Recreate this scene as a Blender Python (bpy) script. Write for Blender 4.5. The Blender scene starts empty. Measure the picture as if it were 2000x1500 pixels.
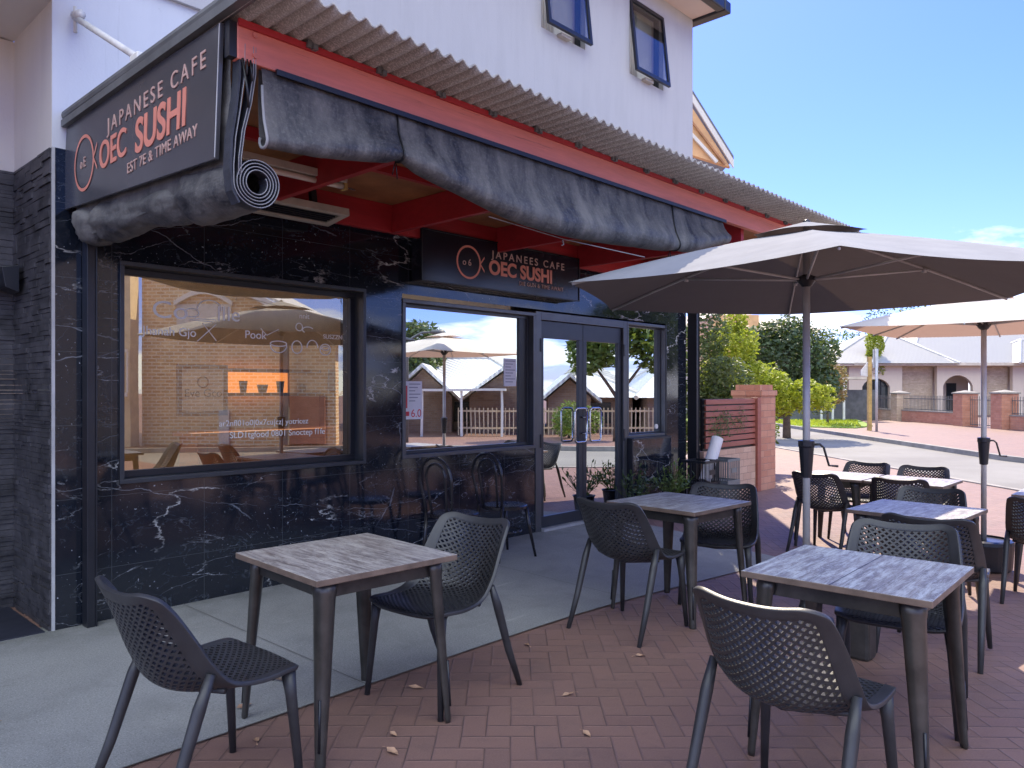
import bpy, bmesh, math, random
from mathutils import Vector, Matrix, noise as mnoise
random.seed(7)
R = math.radians
PI = math.pi
SC = bpy.context.scene
col = SC.collection
# ------------------------------------------------------------------ camera, light, exposure
YAW = 46.8                                  # view direction is 46.8 deg left of +Y towards... measured from +X: 43.2
cam_d = bpy.data.cameras.new("camera"); cam = bpy.data.objects.new("camera", cam_d); col.objects.link(cam)
cam.location = (0, 0, 1.48)
cam.rotation_euler = (R(90), 0, R(43.2 - 90))
cam_d.sensor_width = 36; cam_d.lens = 27.0; cam_d.shift_y = 0.006
cam_d.clip_start = 0.05; cam_d.clip_end = 3000
SC.camera = cam
SC.view_settings.view_transform = 'Standard'; SC.view_settings.look = 'None'
SC.view_settings.gamma = 1.0; SC.view_settings.exposure = 1.58
SUN_EL, SUN_AZ = 46.5, math.degrees(math.atan2(0.80, 0.60))
W_ = bpy.data.worlds.new("World"); SC.world = W_; W_.use_nodes = True
wn, wl = W_.node_tree.nodes, W_.node_tree.links
bg = wn['Background']
sky = wn.new('ShaderNodeTexSky'); sky.sky_type = 'NISHITA'; sky.sun_disc = False
sky.sun_elevation = R(SUN_EL); sky.sun_rotation = R(SUN_AZ); sky.air_density = 1.0; sky.dust_density = 0.3; sky.ozone_density = 3.0
tc = wn.new('ShaderNodeTexCoord'); sep = wn.new('ShaderNodeSeparateXYZ'); wl.new(tc.outputs['Generated'], sep.inputs[0])
def wm(op, a, b=None, c=None, clamp=False):
    n = wn.new('ShaderNodeMath'); n.operation = op; n.use_clamp = clamp
    for i, v in enumerate((a, b, c)):
        if v is None: continue
        if isinstance(v, (int, float)): n.inputs[i].default_value = v
        else: wl.new(v, n.inputs[i])
    return n.outputs[0]
zz = wm('MAXIMUM', sep.outputs[2], 0.0)
den = wm('ADD', zz, 0.16)
cx = wm('DIVIDE', sep.outputs[0], den); cy = wm('DIVIDE', sep.outputs[1], den)
comb = wn.new('ShaderNodeCombineXYZ'); wl.new(cx, comb.inputs[0]); wl.new(cy, comb.inputs[1])
cn = wn.new('ShaderNodeTexNoise'); cn.inputs['Scale'].default_value = 1.1; cn.inputs['Detail'].default_value = 9; cn.inputs['Roughness'].default_value = 0.58
wl.new(comb.outputs[0], cn.inputs['Vector'])
thr = wm('ADD', 0.40, wm('MULTIPLY', zz, 0.9))
away = wm('ADD', wm('MULTIPLY', sep.outputs[0], -0.9), wm('MULTIPLY', sep.outputs[1], -0.8))      # unseen bright clouds added behind the photographer to lift the shade
fill_cloud = wm('MULTIPLY', wm('MULTIPLY_ADD', away, 1.6, 0.35, clamp=True), wm('DIVIDE', wm('SUBTRACT', zz, 0.22), 0.2, clamp=True))
thr = wm('SUBTRACT', thr, wm('MULTIPLY', fill_cloud, wm('MULTIPLY_ADD', zz, 0.9, 0.10)))
cl = wm('DIVIDE', wm('SUBTRACT', cn.outputs['Fac'], thr), 0.12, clamp=True)
cl = wm('MULTIPLY', cl, 0.92)
sat = wn.new('ShaderNodeHueSaturation'); sat.inputs['Saturation'].default_value = 1.05
tint = wn.new('ShaderNodeMix'); tint.data_type = 'RGBA'; tint.blend_type = 'MULTIPLY'; tint.inputs[0].default_value = 1
wl.new(sky.outputs[0], tint.inputs[6]); tint.inputs[7].default_value = (0.43, 0.46, 0.92, 1)
wl.new(tint.outputs[2], sat.inputs['Color'])
mix = wn.new('ShaderNodeMix'); mix.data_type = 'RGBA'
wl.new(cl, mix.inputs[0]); wl.new(sat.outputs[0], mix.inputs[6]); ccol = wn.new('ShaderNodeMix'); ccol.data_type = 'RGBA'; wl.new(fill_cloud, ccol.inputs[0]); ccol.inputs[6].default_value = (5.0, 5.2, 5.5, 1); ccol.inputs[7].default_value = (8.3, 9.1, 10.0, 1)
wl.new(ccol.outputs[2], mix.inputs[7])
wl.new(mix.outputs[2], bg.inputs['Color']); bg.inputs['Strength'].default_value = 0.12
sd = bpy.data.lights.new("sun", 'SUN'); so = bpy.data.objects.new("sun", sd); col.objects.link(so)
sd.energy = 3.1; sd.angle = R(0.5); sd.color = (1.0, 0.87, 0.68)
sdir = Vector((math.sin(R(SUN_AZ)) * math.cos(R(SUN_EL)), math.cos(R(SUN_AZ)) * math.cos(R(SUN_EL)), math.sin(R(SUN_EL))))
so.rotation_euler = sdir.to_track_quat('Z', 'Y').to_euler(); so.location = (0, 0, 30)

# ------------------------------------------------------------------ materials
MATS = {}
class NB:
    def __init__(s, name):
        s.m = bpy.data.materials.new(name); s.m.use_nodes = True
        s.n, s.l = s.m.node_tree.nodes, s.m.node_tree.links
        s.b = s.n['Principled BSDF']; s.out = s.n['Material Output']
    def add(s, t, **kw):
        n = s.n.new(t)
        for k, v in kw.items(): setattr(n, k, v)
        return n
    def link(s, a, b): s.l.new(a, b)
    def setin(s, sock, v):
        if isinstance(v, (int, float)): sock.default_value = v
        elif isinstance(v, (tuple, list)): sock.default_value = tuple(v) + ((1,) if len(v) == 3 and len(sock.default_value) == 4 else ())
        else: s.l.new(v, sock)
    def math(s, op, a, b=None, c=None, clamp=False):
        n = s.add('ShaderNodeMath', operation=op, use_clamp=clamp)
        for i, v in enumerate((a, b, c)):
            if v is not None: s.setin(n.inputs[i], v)
        return n.outputs[0]
    def mix(s, f, a, b, mode='MIX'):
        n = s.add('ShaderNodeMix', data_type='RGBA', blend_type=mode)
        s.setin(n.inputs[0], f); s.setin(n.inputs[6], a); s.setin(n.inputs[7], b)
        return n.outputs[2]
    def coord(s, kind='UV'): return s.add('ShaderNodeTexCoord').outputs[kind]
    def mapping(s, v, scale=(1, 1, 1), rot=(0, 0, 0), loc=(0, 0, 0)):
        n = s.add('ShaderNodeMapping'); s.link(v, n.inputs[0])
        n.inputs['Scale'].default_value = scale; n.inputs['Rotation'].default_value = rot; n.inputs['Location'].default_value = loc
        return n.outputs[0]
    def noise(s, v, scale, detail=4, rough=0.55, dist=0.0, out='Fac'):
        n = s.add('ShaderNodeTexNoise'); s.link(v, n.inputs['Vector'])
        n.inputs['Scale'].default_value = scale; n.inputs['Detail'].default_value = detail
        n.inputs['Roughness'].default_value = rough; n.inputs['Distortion'].default_value = dist
        return n.outputs[out]
    def ramp(s, f, lo, hi):
        return s.math('DIVIDE', s.math('SUBTRACT', f, lo), hi - lo, clamp=True)
    def bump(s, h, strength=0.3, dist=0.01):
        n = s.add('ShaderNodeBump'); n.inputs['Strength'].default_value = strength; n.inputs['Distance'].default_value = dist
        s.link(h, n.inputs['Height']); s.link(n.outputs[0], s.b.inputs['Normal'])
    def done(s, color=None, rough=None, metal=None, spec=None):
        if color is not None: s.setin(s.b.inputs['Base Color'], color)
        if rough is not None: s.setin(s.b.inputs['Roughness'], rough)
        if metal is not None: s.setin(s.b.inputs['Metallic'], metal)
        if spec is not None: s.setin(s.b.inputs['Specular IOR Level'], spec)
        return s.m

def simple(name, c, rough=0.5, metal=0.0, var=0.15, vs=6.0, bump=0.0, bs=80.0, spec=None):
    b = NB(name); o = b.coord('Object')
    n = b.noise(o, vs, 5, 0.6)
    dark = tuple(x * (1 - var) for x in c); lite = tuple(min(1, x * (1 + var)) for x in c)
    cc = b.mix(b.ramp(n, 0.3, 0.7), dark, lite)
    if bump > 0: b.bump(b.noise(o, bs, 3, 0.6), bump, 0.004)
    rr = b.math('ADD', b.math('MULTIPLY', b.noise(o, vs * 2.3, 4), 0.16), rough - 0.08)
    return b.done(cc, rr, metal, spec)

def brick_mat(name, c1, c2, mortar, bw=0.24, rh=0.086, ms=0.008, varn=0.25, rough=0.85):
    b = NB(name); uv = b.coord('UV')
    br = b.add('ShaderNodeTexBrick'); b.link(uv, br.inputs['Vector'])
    br.inputs['Scale'].default_value = 1; br.inputs['Brick Width'].default_value = bw; br.inputs['Row Height'].default_value = rh
    br.inputs['Mortar Size'].default_value = ms; br.inputs['Mortar Smooth'].default_value = 0.2; br.inputs['Bias'].default_value = 0.0
    br.inputs['Color1'].default_value = (*c1, 1); br.inputs['Color2'].default_value = (*c2, 1); br.inputs['Mortar'].default_value = (*mortar, 1)
    n = b.noise(uv, 5.0, 6, 0.65); n2 = b.noise(uv, 60, 3, 0.6)
    cc = b.mix(b.math('MULTIPLY', b.ramp(n, 0.35, 0.75), varn), br.outputs['Color'], tuple(x * 0.45 for x in c1))
    cc = b.mix(b.math('MULTIPLY', b.ramp(n2, 0.45, 0.8), 0.25), cc, tuple(min(1, x * 1.5) for x in c2))
    b.bump(b.math('SUBTRACT', 1.0, br.outputs['Fac']), 0.6, 0.008)
    return b.done(cc, rough)

def marble_mat():
    b = NB('black_marble'); uv = b.coord('UV')
    d = b.noise(uv, 1.7, 5, 0.6, out='Color')
    vm = b.add('ShaderNodeVectorMath', operation='MULTIPLY_ADD'); b.link(d, vm.inputs[0]); vm.inputs[1].default_value = (0.20, 0.20, 0); b.link(uv, vm.inputs[2])
    p = vm.outputs[0]
    def vein(scale, w, rot, sx, loc, lo, hi, ms):
        q = b.mapping(p, (sx, 1, 1), (0, 0, rot), loc)
        v = b.add('ShaderNodeTexVoronoi', feature='DISTANCE_TO_EDGE'); b.link(q, v.inputs['Vector']); v.inputs['Scale'].default_value = scale
        line = b.math('SUBTRACT', 1.0, b.ramp(v.outputs['Distance'], 0.0, w))
        mk = b.ramp(b.noise(b.mapping(uv, loc=loc), ms, 3, 0.6), lo, hi)
        return b.math('MULTIPLY', line, mk)
    def contour(scale, w, rot, sx, loc, lo, hi, ms, dist):
        q = b.mapping(uv, (sx, 1, 1), (0, 0, rot), loc)
        nn = b.noise(q, scale, 7, 0.56, dist)
        line = b.math('SUBTRACT', 1.0, b.ramp(b.math('ABSOLUTE', b.math('SUBTRACT', nn, 0.5)), 0.0, w))
        mk = b.ramp(b.noise(b.mapping(uv, loc=loc), ms, 4, 0.6), lo, hi)
        brk = b.ramp(b.noise(uv, 24, 3, 0.7), 0.30, 0.58)
        return b.math('MULTIPLY', b.math('MULTIPLY', line, mk), brk)
    v1 = contour(1.25, 0.0065, R(40), 0.45, (3.1, 1.2, 0), 0.50, 0.60, 1.3, 0.35)
    v2 = contour(2.6, 0.0055, R(-28), 0.35, (1.7, 5.3, 0), 0.46, 0.60, 1.8, 0.4)
    v3 = vein(2.2, 0.0045, R(28), 0.22, (7.7, 2.9, 0), 0.44, 0.58, 2.0)
    v4 = contour(5.5, 0.010, R(10), 0.5, (0.7, 9.3, 0), 0.46, 0.62, 2.4, 0.8)
    sp = b.math('MULTIPLY', b.ramp(b.noise(uv, 42, 2, 0.5), 0.68, 0.74), b.ramp(b.noise(uv, 3.3, 2), 0.45, 0.6))
    web = b.math('MULTIPLY', b.ramp(b.noise(uv, 26, 5, 0.75, 1.2), 0.55, 0.75), b.ramp(b.noise(uv, 1.3, 3), 0.42, 0.62))
    c = b.mix(b.math('MULTIPLY', web, 0.8), (0.008, 0.011, 0.018), (0.07, 0.09, 0.115))
    c = b.mix(b.math('MULTIPLY', v4, 0.4), c, (0.20, 0.23, 0.27))
    c = b.mix(b.math('MULTIPLY', v3, 0.45), c, (0.42, 0.45, 0.50))
    c = b.mix(b.math('MULTIPLY', v2, 0.6), c, (0.50, 0.52, 0.55))
    c = b.mix(b.math('MULTIPLY', v1, 0.9), c, (0.68, 0.68, 0.66))
    c = b.mix(b.math('MULTIPLY', sp, 0.7), c, (0.5, 0.52, 0.55))
    br = b.add('ShaderNodeTexBrick', offset=0.0); b.link(b.mapping(uv, loc=(-0.013, 0.12, 0)), br.inputs['Vector'])
    br.inputs['Scale'].default_value = 1; br.inputs['Brick Width'].default_value = 0.61; br.inputs['Row Height'].default_value = 0.46
    br.inputs['Mortar Size'].default_value = 0.0016; br.inputs['Mortar Smooth'].default_value = 0
    c = b.mix(br.outputs['Fac'], c, (0.05, 0.055, 0.06))
    rr = b.math('ADD', 0.05, b.math('MULTIPLY', b.ramp(b.noise(uv, 2.2, 5, 0.7), 0.4, 0.8), 0.13))
    return b.done(c, rr, 0, 0.75)

def paving_mat():
    b = NB('red_herringbone_pavers'); o = b.coord('UV')
    BW = 0.106
    v = b.mapping(o, (1 / BW, 1 / BW, 1), (0, 0, R(46.8)))
    wob = b.noise(v, 0.25, 2, 0.5, out='Color')
    s = b.add('ShaderNodeSeparateXYZ')
    vm = b.add('ShaderNodeVectorMath', operation='MULTIPLY_ADD'); b.link(wob, vm.inputs[0]); vm.inputs[1].default_value = (0.12, 0.12, 0); b.link(v, vm.inputs[2])
    b.link(vm.outputs[0], s.inputs[0])
    x, y = s.outputs[0], s.outputs[1]
    fx, fy = b.math('FLOOR', x), b.math('FLOOR', y)
    tx, ty = b.math('SUBTRACT', x, fx), b.math('SUBTRACT', y, fy)
    k = b.math('FLOORED_MODULO', b.math('SUBTRACT', fx, fy), 4.0)
    def eq(c): return b.math('COMPARE', k, float(c), 0.2)
    k0, k1, k2, k3 = eq(0), eq(1), eq(2), eq(3)
    dl = b.math('ADD', tx, b.math('MULTIPLY', k1, 9.0)); dr = b.math('ADD', b.math('SUBTRACT', 1.0, tx), b.math('MULTIPLY', k0, 9.0))
    db = b.math('ADD', ty, b.math('MULTIPLY', k2, 9.0)); dt = b.math('ADD', b.math('SUBTRACT', 1.0, ty), b.math('MULTIPLY', k3, 9.0))
    d = b.math('MINIMUM', b.math('MINIMUM', dl, dr), b.math('MINIMUM', db, dt))
    ix, iy = b.math('SUBTRACT', fx, k1), b.math('SUBTRACT', fy, k2)
    cb = b.add('ShaderNodeCombineXYZ'); b.link(ix, cb.inputs[0]); b.link(iy, cb.inputs[1])
    wn_ = b.add('ShaderNodeTexWhiteNoise', noise_dimensions='2D'); b.link(cb.outputs[0], wn_.inputs['Vector'])
    r1 = wn_.outputs['Value']
    cs = b.add('ShaderNodeSeparateColor'); b.link(wn_.outputs['Color'], cs.inputs[0])
    c = b.mix(r1, (0.165, 0.092, 0.074), (0.205, 0.112, 0.088))
    c = b.mix(b.math('MULTIPLY', b.ramp(cs.outputs[1], 0.75, 0.95), 0.4), c, (0.155, 0.078, 0.066))
    big = b.noise(o, 0.7, 5, 0.6)
    c = b.mix(b.math('MULTIPLY', b.ramp(big, 0.35, 0.7), 0.35), c, (0.24, 0.14, 0.098))
    c = b.mix(b.math('MULTIPLY', b.ramp(b.noise(o, 1.9, 7, 0.72, 0.5), 0.50, 0.70), 0.45), c, (0.105, 0.070, 0.062))
    fine = b.noise(o, 140, 3, 0.7)
    c = b.mix(b.math('MULTIPLY', b.ramp(fine, 0.4, 0.75), 0.35), c, (0.31, 0.205, 0.16))
    st = b.noise(o, 5.5, 6, 0.75)
    c = b.mix(b.math('MULTIPLY', b.ramp(st, 0.56, 0.72), 0.35), c, (0.10, 0.062, 0.055))
    joint = b.math('SUBTRACT', 1.0, b.ramp(d, 0.010, 0.036))
    jv = b.ramp(b.noise(o, 2.3, 4, 0.7), 0.35, 0.65)
    c = b.mix(b.math('MULTIPLY', joint, b.math('MULTIPLY_ADD', jv, 0.6, 0.35)), c, (0.055, 0.036, 0.033))
    c = b.mix(b.math('MULTIPLY', b.ramp(b.noise(o, 11, 6, 0.8, 0.6), 0.66, 0.76), 0.5), c, (0.42, 0.33, 0.28))
    h = b.math('ADD', b.ramp(d, 0.0, 0.09), b.math('MULTIPLY', fine, 0.25)); h = b.math('ADD', h, b.math('MULTIPLY', cs.outputs[0], 0.25))
    b.bump(h, 0.5, 0.006)
    return b.done(c, b.math('ADD', 0.55, b.math('MULTIPLY', st, 0.25)), 0)

def concrete_mat():
    b = NB('footpath_concrete'); o = b.coord('UV')
    c = b.mix(b.ramp(b.noise(o, 0.9, 6, 0.6), 0.3, 0.7), (0.19, 0.193, 0.19), (0.28, 0.28, 0.272))
    c = b.mix(b.math('MULTIPLY', b.ramp(b.noise(o, 130, 2, 0.85), 0.5, 0.66), 0.7), c, (0.42, 0.42, 0.40))
    c = b.mix(b.math('MULTIPLY', b.ramp(b.noise(o, 85, 3, 0.85), 0.52, 0.64), 0.6), c, (0.11, 0.11, 0.105))
    c = b.mix(b.math('MULTIPLY', b.ramp(b.noise(o, 2.2, 8, 0.75, 0.6), 0.48, 0.72), 0.55), c, (0.15, 0.15, 0.145))
    c = b.mix(b.math('MULTIPLY', b.ramp(b.noise(b.mapping(o, (0.4, 3, 1)), 2.0, 5, 0.7), 0.62, 0.72), 0.4), c, (0.47, 0.46, 0.43))
    c = b.mix(b.math('MULTIPLY', b.ramp(b.noise(o, 7.0, 6, 0.8, 0.8), 0.64, 0.70), 0.55), c, (0.09, 0.085, 0.075))
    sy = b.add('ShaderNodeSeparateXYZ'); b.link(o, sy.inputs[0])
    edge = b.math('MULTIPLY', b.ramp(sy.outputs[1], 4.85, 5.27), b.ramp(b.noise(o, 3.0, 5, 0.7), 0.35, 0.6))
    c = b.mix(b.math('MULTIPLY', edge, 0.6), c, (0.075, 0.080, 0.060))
    b.bump(b.noise(o, 120, 3, 0.7), 0.35, 0.003)
    return b.done(c, 0.8)

def wood_top_mat(name, warm):
    b = NB(name); o = b.coord('Object')
    oi = b.add('ShaderNodeObjectInfo'); vm = b.add('ShaderNodeVectorMath', operation='MULTIPLY_ADD')
    cb = b.add('ShaderNodeCombineXYZ'); b.link(oi.outputs['Random'], cb.inputs[0]); b.link(oi.outputs['Random'], cb.inputs[1])
    b.link(cb.outputs[0], vm.inputs[0]); vm.inputs[1].default_value = (7, 5, 0); b.link(o, vm.inputs[2]); p = vm.outputs[0]
    s = b.add('ShaderNodeSeparateXYZ'); b.link(o, s.inputs[0])
    plank = b.math('FLOOR', b.math('MULTIPLY', b.math('ADD', s.outputs[1], 1.0), 8.3))
    wn_ = b.add('ShaderNodeTexWhiteNoise', noise_dimensions='1D'); b.link(plank, wn_.inputs['W'])
    g1 = b.noise(b.mapping(p, (0.8, 16, 1)), 3.2, 8, 0.75, 0.5)
    g2 = b.noise(b.mapping(p, (2.0, 70, 1)), 3.0, 5, 0.75)
    g3 = b.noise(b.mapping(p, (1.6, 7.0, 1)), 3.6, 10, 0.85, 0.3)
    c = b.mix(b.ramp(g1, 0.36, 0.62), (0.075, 0.055, 0.045), (0.33, 0.30, 0.27))
    c = b.mix(b.math('MULTIPLY', b.ramp(g3, 0.44, 0.58), 0.85), c, (0.62, 0.64, 0.63) if not warm else (0.55, 0.51, 0.45))
    c = b.mix(b.math('MULTIPLY', wn_.outputs['Value'], 0.28), c, (0.21, 0.15, 0.12))
    c = b.mix(b.math('MULTIPLY', b.ramp(g2, 0.54, 0.62), 0.65), c, (0.07, 0.05, 0.042))
    fr = b.math('FRACT', b.math('MULTIPLY', b.math('ADD', s.outputs[1], 1.0), 8.3))
    ln = b.math('LESS_THAN', fr, 0.03)
    c = b.mix(b.math('MULTIPLY', ln, 0.35), c, (0.05, 0.04, 0.035))
    b.bump(b.math('ADD', g1, b.math('MULTIPLY', g2, 0.5)), 0.25, 0.002)
    return b.done(c, b.math('ADD', 0.34, b.math('MULTIPLY', g3, 0.25)), 0, 0.5)

def glass_mat(name, tint, refl, lo=0.0):
    b = NB(name)
    b.n.remove(b.b)
    t = b.add('ShaderNodeBsdfTransparent'); t.inputs[0].default_value = (*tint, 1)
    g = b.add('ShaderNodeBsdfGlossy'); g.inputs['Roughness'].default_value = 0.0; g.inputs['Color'].default_value = (*refl, 1)
    f = b.add('ShaderNodeFresnel'); f.inputs['IOR'].default_value = 1.5
    geo = b.add('ShaderNodeNewGeometry')
    fac = b.math('MULTIPLY', b.math('ADD', b.math('MULTIPLY', f.outputs[0], 1.2), lo, clamp=True), b.math('SUBTRACT', 1.0, geo.outputs['Backfacing']))
    wv = b.add('ShaderNodeTexNoise'); wv.inputs['Scale'].default_value = 1.3; wv.inputs['Detail'].default_value = 1
    b.link(b.coord('Object'), wv.inputs['Vector'])
    bp = b.add('ShaderNodeBump'); bp.inputs['Strength'].default_value = 0.02; bp.inputs['Distance'].default_value = 0.02
    b.link(wv.outputs['Fac'], bp.inputs['Height']); b.link(bp.outputs[0], g.inputs['Normal'])
    m = b.add('ShaderNodeMixShader'); b.link(fac, m.inputs[0]); b.link(t.outputs[0], m.inputs[1]); b.link(g.outputs[0], m.inputs[2])
    b.link(m.outputs[0], b.out.inputs[0]); return b.m

def leaf_mat(name, c1, c2, c3, trans=0.35):
    b = NB(name); o = b.coord('Object'); b.n.remove(b.b)
    g = b.add('ShaderNodeNewGeometry')
    n = b.noise(o, 1.2, 4, 0.6)
    c = b.mix(g.outputs['Random Per Island'], c1, c2); c = b.mix(b.math('MULTIPLY', b.ramp(n, 0.4, 0.68), 0.55), c, c3)
    d = b.add('ShaderNodeBsdfPrincipled'); b.link(c, d.inputs['Base Color']); d.inputs['Roughness'].default_value = 0.5
    t = b.add('ShaderNodeBsdfTranslucent'); b.link(b.mix(0.5, c, (0.35, 0.45, 0.05)), t.inputs[0])
    m = b.add('ShaderNodeMixShader'); m.inputs[0].default_value = trans; b.link(d.outputs[0], m.inputs[1]); b.link(t.outputs[0], m.inputs[2])
    b.link(m.outputs[0], b.out.inputs[0]); return b.m

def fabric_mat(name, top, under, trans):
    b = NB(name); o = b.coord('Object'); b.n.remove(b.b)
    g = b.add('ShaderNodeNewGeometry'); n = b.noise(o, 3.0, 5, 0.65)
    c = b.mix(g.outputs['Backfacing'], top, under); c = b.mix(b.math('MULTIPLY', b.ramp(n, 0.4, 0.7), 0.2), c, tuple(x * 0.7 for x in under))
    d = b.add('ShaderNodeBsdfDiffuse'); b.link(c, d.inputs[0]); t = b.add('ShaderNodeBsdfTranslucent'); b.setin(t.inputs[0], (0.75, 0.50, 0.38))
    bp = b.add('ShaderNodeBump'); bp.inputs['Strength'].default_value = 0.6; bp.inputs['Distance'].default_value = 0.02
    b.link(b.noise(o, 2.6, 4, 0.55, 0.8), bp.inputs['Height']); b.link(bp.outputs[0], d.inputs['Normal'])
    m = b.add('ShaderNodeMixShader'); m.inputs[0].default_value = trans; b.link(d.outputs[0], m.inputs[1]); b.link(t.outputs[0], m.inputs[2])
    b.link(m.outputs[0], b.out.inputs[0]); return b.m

def plastic_sheet_mat():
    b = NB('dusty_black_plastic'); o = b.coord('Object')
    n = b.noise(b.mapping(o, (2.4, 1, 0.8)), 2.2, 8, 0.7, 0.3); n2 = b.noise(o, 60, 3, 0.7)
    c = b.mix(b.ramp(n, 0.38, 0.66), (0.020, 0.022, 0.030), (0.165, 0.160, 0.152))
    c = b.mix(b.math('MULTIPLY', b.ramp(n2, 0.5, 0.75), 0.3), c, (0.26, 0.25, 0.24))
    b.bump(b.noise(b.mapping(o, (1, 1, 3)), 7, 4, 0.6), 0.5, 0.02)
    return b.done(c, b.math('ADD', 0.42, b.math('MULTIPLY', b.ramp(n, 0.3, 0.7), 0.4)), 0)

def painted_wood(name, c, dirt=(0.10, 0.03, 0.03)):
    b = NB(name); o = b.coord('Object')
    n = b.noise(b.mapping(o, (0.5, 3, 5)), 4, 6, 0.7); n2 = b.noise(o, 30, 4, 0.7)
    cc = b.mix(b.ramp(n, 0.35, 0.7), tuple(x * 0.86 for x in c), tuple(min(1, x * 1.1) for x in c))
    cc = b.mix(b.math('MULTIPLY', b.ramp(b.noise(b.mapping(o, (0.35, 3, 12)), 3, 6, 0.8), 0.60, 0.68), 0.5), cc, dirt)
    cc = b.mix(b.math('MULTIPLY', b.ramp(n2, 0.68, 0.74), 0.45), cc, (0.5, 0.36, 0.32))
    b.bump(n, 0.15, 0.004)
    return b.done(cc, 0.48)

def fibre_mat():
    b = NB('weathered_fibre_cement'); o = b.coord('Object')
    c = b.mix(b.ramp(b.noise(o, 1.1, 5, 0.6), 0.35, 0.65), (0.23, 0.215, 0.20), (0.33, 0.31, 0.285))
    c = b.mix(b.math('MULTIPLY', b.ramp(b.noise(o, 110, 3, 0.75), 0.48, 0.62), 0.7), c, (0.56, 0.53, 0.48))
    c = b.mix(b.math('MULTIPLY', b.ramp(b.noise(o, 22, 5, 0.75), 0.55, 0.72), 0.5), c, (0.10, 0.085, 0.075))
    b.bump(b.noise(o, 100, 3, 0.7), 0.5, 0.004)
    return b.done(c, 0.9)

def render_mat(name, c, streak=0.25):
    b = NB(name); uv = b.coord('UV')
    n = b.noise(b.mapping(uv, (3.5, 0.5, 1)), 1.6, 6, 0.65); n2 = b.noise(uv, 0.9, 4, 0.6); n3 = b.noise(uv, 60, 3, 0.6)
    cc = b.mix(b.math('MULTIPLY', b.ramp(n, 0.45, 0.75), streak), c, tuple(x * 0.78 for x in c))
    cc = b.mix(b.math('MULTIPLY', b.ramp(n2, 0.4, 0.7), 0.15), cc, tuple(min(1, x * 1.08) for x in c))
    drip = b.math('MULTIPLY', b.ramp(b.noise(b.mapping(uv, (9, 0.35, 1)), 1.7, 5, 0.75), 0.60, 0.72), b.ramp(b.noise(uv, 0.8, 3), 0.45, 0.6))
    cc = b.mix(b.math('MULTIPLY', drip, 0.30), cc, tuple(x * 0.55 for x in c))
    cc = b.mix(b.math('MULTIPLY', b.ramp(b.noise(uv, 17, 4, 0.7), 0.66, 0.72), 0.18), cc, tuple(x * 0.5 for x in c))
    b.bump(b.math('ADD', n3, b.math('MULTIPLY', n2, 3.0)), 0.3, 0.004)
    return b.done(cc, 0.75)

def metal_roof_mat(name, c):
    b = NB(name); uv = b.coord('UV')
    s = b.add('ShaderNodeSeparateXYZ'); b.link(uv, s.inputs[0])
    w = b.math('SINE', b.math('MULTIPLY', s.outputs[0], 2 * PI / 0.19))
    cc = b.mix(b.ramp(w, -1, 1), tuple(x * 0.72 for x in c), c)
    cc = b.mix(b.math('MULTIPLY', b.ramp(b.noise(uv, 0.6, 4), 0.4, 0.7), 0.2), cc, tuple(x * 0.8 for x in c))
    b.bump(w, 0.5, 0.03)
    return b.done(cc, 0.5)

def asphalt_mat():
    b = NB('road_asphalt'); uv = b.coord('UV')
    c = b.mix(b.ramp(b.noise(uv, 0.5, 5, 0.6), 0.35, 0.65), (0.155, 0.145, 0.13), (0.21, 0.20, 0.18))
    c = b.mix(b.math('MULTIPLY', b.ramp(b.noise(uv, 60, 3, 0.7), 0.5, 0.7), 0.5), c, (0.30, 0.29, 0.27))
    b.bump(b.noise(uv, 80, 3, 0.7), 0.3, 0.004)
    return b.done(c, 0.85)

def flat_mat(name, c, rough=0.5, metal=0.0, em=0.0):
    b = NB(name); m = b.done(c, rough, metal)
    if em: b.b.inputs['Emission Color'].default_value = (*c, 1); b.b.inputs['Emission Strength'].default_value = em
    return m

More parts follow.
